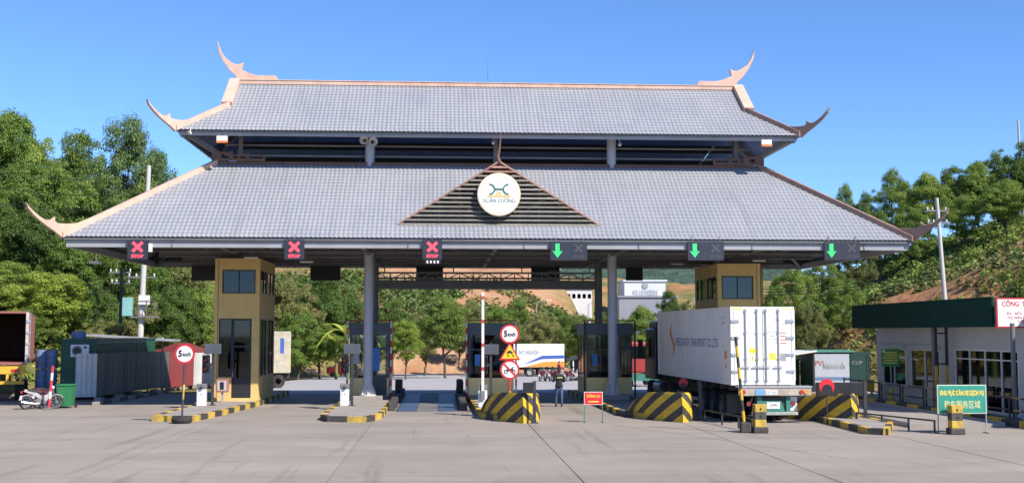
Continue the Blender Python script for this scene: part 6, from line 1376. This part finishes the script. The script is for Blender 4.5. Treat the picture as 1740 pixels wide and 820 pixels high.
# banana plant left of the column
def banana(label, u, vt, Y):
    x = XU(u, Y, 560); zg = float(hgt(x, Y)); h = P(u, vt, Y).z-zg; t = thing('banana_plant', label, 'plant', (x, Y, zg)); mlf = LM['lime']
    MB().tube([(0, 0, 0), (.05, 0, h*.55)], [.16, .09], 8).build('stem', M('banana_stem', (.16, .2, .06), .7), t)
    for k in range(9):
        a = k*.7+.3; L_ = h*random.uniform(.5, .65); vs = []; n = 7
        for i in range(n+1):
            s = i/n; r_ = L_*s; zz = h*.55+L_*.75*s-L_*.55*s*s*(1+.5*(k % 3)); wd = .34*math.sin(math.pi*min(1, s*.9+.1))
            c = Vector((math.cos(a)*r_*.8, math.sin(a)*r_*.8, zz)); sd = Vector((-math.sin(a), math.cos(a), 0))*wd
            vs += [c-sd, c+Vector((0, 0, -.06)), c+sd]
        MB().add(vs, [(3*i, 3*i+1, 3*i+4, 3*i+3) for i in range(n)]+[(3*i+1, 3*i+2, 3*i+5, 3*i+4) for i in range(n)]).build('leaf', mlf, t)
banana('banana plant with long drooping leaves left of the left column', 592, 508, 112); banana('second banana plant among the trees behind the left booth', 572, 530, 115)
# ground cover: scrub on the hills, one mass each
def scrub(name, label, region, n, size, mats, dens=None):
    rg = np.random.default_rng(len(name)+n); x0, x1, y0, y1 = region
    for mat, frac, hh in mats:
        k = int(n*frac); nb = k//55; bx = rg.uniform(x0, x1, nb*3); by = rg.uniform(y0, y1, nb*3); hz = hgt(bx, by)-zb(by)
        msk = (hz > .8) & (np.sin(bx*.21+by*.13+len(mat.name))+np.sin(bx*.07-by*.19)*.8+rg.normal(0, .6, len(bx)) > (-.1 if dens is None else dens))
        wob = np.sin(bx*.35)*3+np.sin(by*.41+1)*3; msk &= ~((bx+wob > 46) & (bx+wob < 60) & (by-wob > 84) & (by-wob < 104) & (rg.random(len(bx)) < (.45 if 'dry' in mat.name or 'olive' in mat.name else .9)))
        bx, by = bx[msk][:nb], by[msk][:nb]; nb = len(bx)
        if nb == 0: continue
        i = rg.integers(0, nb, k); br = rg.uniform(.5, 1.5, nb)*hh; d = rg.normal(size=(k, 3)); d /= np.linalg.norm(d, axis=1, keepdims=True); d[:, 2] = abs(d[:, 2])
        rr = br[i]*rg.uniform(.5, 1.1, k); px = bx[i]+d[:, 0]*rr; py = by[i]+d[:, 1]*rr; pz = hgt(px, py)+d[:, 2]*rr*.9
        nr = d*.8+rg.normal(size=(k, 3))*.45+np.array([0, 0, .3]); nr /= np.linalg.norm(nr, axis=1, keepdims=True)
        me = leaves_mesh(name, np.stack([px, py, pz], 1), nr, size, mat, rg); tag(obj(name, me), label+(' '+mat.name.split('_')[1]), 'undergrowth', kind='stuff')
scrub('hill_undergrowth', 'tangled undergrowth on the left hill,', (-75, -8, 70, 150), 90000, .30, ((LM['mid'], .35, 1.3), (LM['dark'], .35, 1.5), (LM['olive'], .3, 1.1)), -.9)
scrub('slope_undergrowth', 'shrubs and dry grass over the right slope,', (25, 95, 66, 140), 290000, .17, ((LM['mid'], .30, .9), (LM['olive'], .28, .6), (LM['dry'], .26, .5), (LM['pine'], .08, .9), (LM['dark'], .08, .9)), -.35)
scrub('bank_undergrowth', 'shrubs on the bank behind the road,', (-26, 45, 160, 186), 50000, .30, ((LM['olive'], .45, 1.3), (LM['pine'], .35, 1.6), (LM['dark'], .20, 1.8)), -.3)

# ------------------------------------------------------------------ person in the open lane
def person(label, loc, rz, top=('jacket_black', (.018, .018, .02))):
    t = thing('person', label, 'person', loc, rz)
    J = {}; E = []; Rr = []
    def nd(name, p, r, par=None):
        J[name] = len(Rr); Rr.append((p, r))
        if par: E.append((J[par], J[name]))
    nd('pelvis', (0, 0, .93), (.155, .12)); nd('belly', (0, .01, 1.08), (.15, .115), 'pelvis'); nd('chest', (0, .0, 1.28), (.175, .125), 'belly'); nd('neck0', (0, 0, 1.44), (.085, .075), 'chest'); nd('neck', (0, .01, 1.51), (.05, .05), 'neck0')
    nd('jaw', (0, .03, 1.57), (.066, .07), 'neck'); nd('skull', (0, .025, 1.66), (.080, .098), 'jaw'); nd('crown', (0, .01, 1.735), (.05, .06), 'skull')
    for s, nm, st in ((-1, 'l', .10), (1, 'r', -.10)):
        nd('hip'+nm, (s*.09, 0, .88), (.105, .10), 'pelvis'); nd('thigh'+nm, (s*.10, st*.5, .68), (.088, .088), 'hip'+nm); nd('knee'+nm, (s*.10, st, .48), (.062, .064), 'thigh'+nm); nd('calf'+nm, (s*.105, st*.9, .32), (.058, .06), 'knee'+nm); nd('ankle'+nm, (s*.11, st*.7, .09), (.042, .045), 'calf'+nm); nd('heel'+nm, (s*.11, st*.7+.02, .045), (.045, .042), 'ankle'+nm); nd('toe'+nm, (s*.12, st*.7+.18, .035), (.042, .033), 'heel'+nm)
        nd('sh'+nm, (s*.185, 0, 1.40), (.072, .072), 'neck0'); nd('el'+nm, (s*.27, .03, 1.14), (.052, .052), 'sh'+nm); nd('fo'+nm, (s*.22, .17, 1.14), (.046, .046), 'el'+nm); nd('wr'+nm, (s*.12, .28, 1.20), (.030, .030), 'fo'+nm); nd('palm'+nm, (s*.08, .33, 1.235), (.036, .026), 'wr'+nm)
        for f, (dx, dy, dz) in enumerate(((-.030, .035, .045), (-.012, .045, .05), (.006, .045, .048), (.022, .04, .042))):
            b = (s*.08-s*.0+dx*s, .35, 1.255); nd('f%d%s' % (f, nm), (b[0], b[1]+dy*.5, b[2]+dz*.5), (.010, .010), 'palm'+nm); nd('g%d%s' % (f, nm), (b[0]-s*.004, b[1]+dy*.6, b[2]+dz*1.1), (.008, .008), 'f%d%s' % (f, nm))
        nd('t0'+nm, (s*.045, .32, 1.262), (.011, .011), 'palm'+nm); nd('t1'+nm, (s*.03, .335, 1.29), (.009, .009), 't0'+nm)
    me = bpy.data.meshes.new('body'); me.from_pydata([p for p, r in Rr], E, []); o = obj('body', me, t)
    sk = o.modifiers.new('skin', 'SKIN'); sk.use_smooth_shade = True
    for k, v in enumerate(me.skin_vertices[0].data): v.radius = Rr[k][1]; v.use_root = (k == 0)
    ss = o.modifiers.new('sub', 'SUBSURF'); ss.levels = 2; ss.render_levels = 2
    em = bpy.data.meshes.new_from_object(o.evaluated_get(bpy.context.evaluated_depsgraph_get())); o.modifiers.clear(); o.data = em
    em.materials.clear(); ms = [M('skin_tone', (.42, .26, .18), .55, .05), M(*top, .8, .2, 8), M('jeans_blue', (.06, .09, .17), .85, .15, 10), M('shoe_dark', (.05, .045, .045), .6), M('hair_black', (.012, .011, .011), .6)]
    for m_ in ms: em.materials.append(m_)
    for p_ in em.polygons:
        c = p_.center; p_.use_smooth = True
        if c.z < .10: k = 3
        elif c.z < .92 and abs(c.x) < .25: k = 2
        elif c.z > 1.47: k = 4 if (c.z > 1.69 or c.y < .0+(c.z-1.55)*.55) else 0
        elif c.y > .285 and c.z > 1.1: k = 0
        else: k = 1
        p_.material_index = k
    for s in (-1, 1):
        MB().lathe([(0, .0), (.011, .002), (.0, .004)], 10, o=(s*.03, .112, 1.665), axis='Y').build('eye', m_blk, t); MB().lathe([(.0, -.02), (.018, -.01), (.022, .0), (.012, .02), (0, .022)], 8, o=(s*.082, .02, 1.645)).build('ear', ms[0], t)
    MB().add([(-.012, .115, 1.625), (.012, .115, 1.625), (0, .14, 1.628), (0, .115, 1.67)], [(0, 1, 2), (0, 2, 3), (1, 3, 2), (0, 3, 1)]).build('nose', ms[0], t); MB().box(-.022, .022, .098, .108, 1.592, 1.598).build('mouth', M('lip', (.32, .12, .1), .5), t)
    MB().box(-.13, .13, -.150, -.128, 1.28, 1.34).build('jacket_band', M('jacket_print', (.40, .38, .15), .7), t, bevel=.01)
    MB().lathe([(.17, 0), (.182, -.01), (.182, -.06), (.165, -.07)], 20, o=(0, .005, .98)).build('jacket_hem', ms[1], t)
    return t
Yp = 53.4; person('person in black jacket and blue jeans walking away through the open lane', (XU(950, Yp, 680), Yp, .002), R(8))
Yp = 100.5; person('person in a red jacket standing among the parked motorbikes', (XU(950, Yp, 640), Yp, float(zb(Yp))+.005), R(-70), ('jacket_red', (.45, .06, .07)))
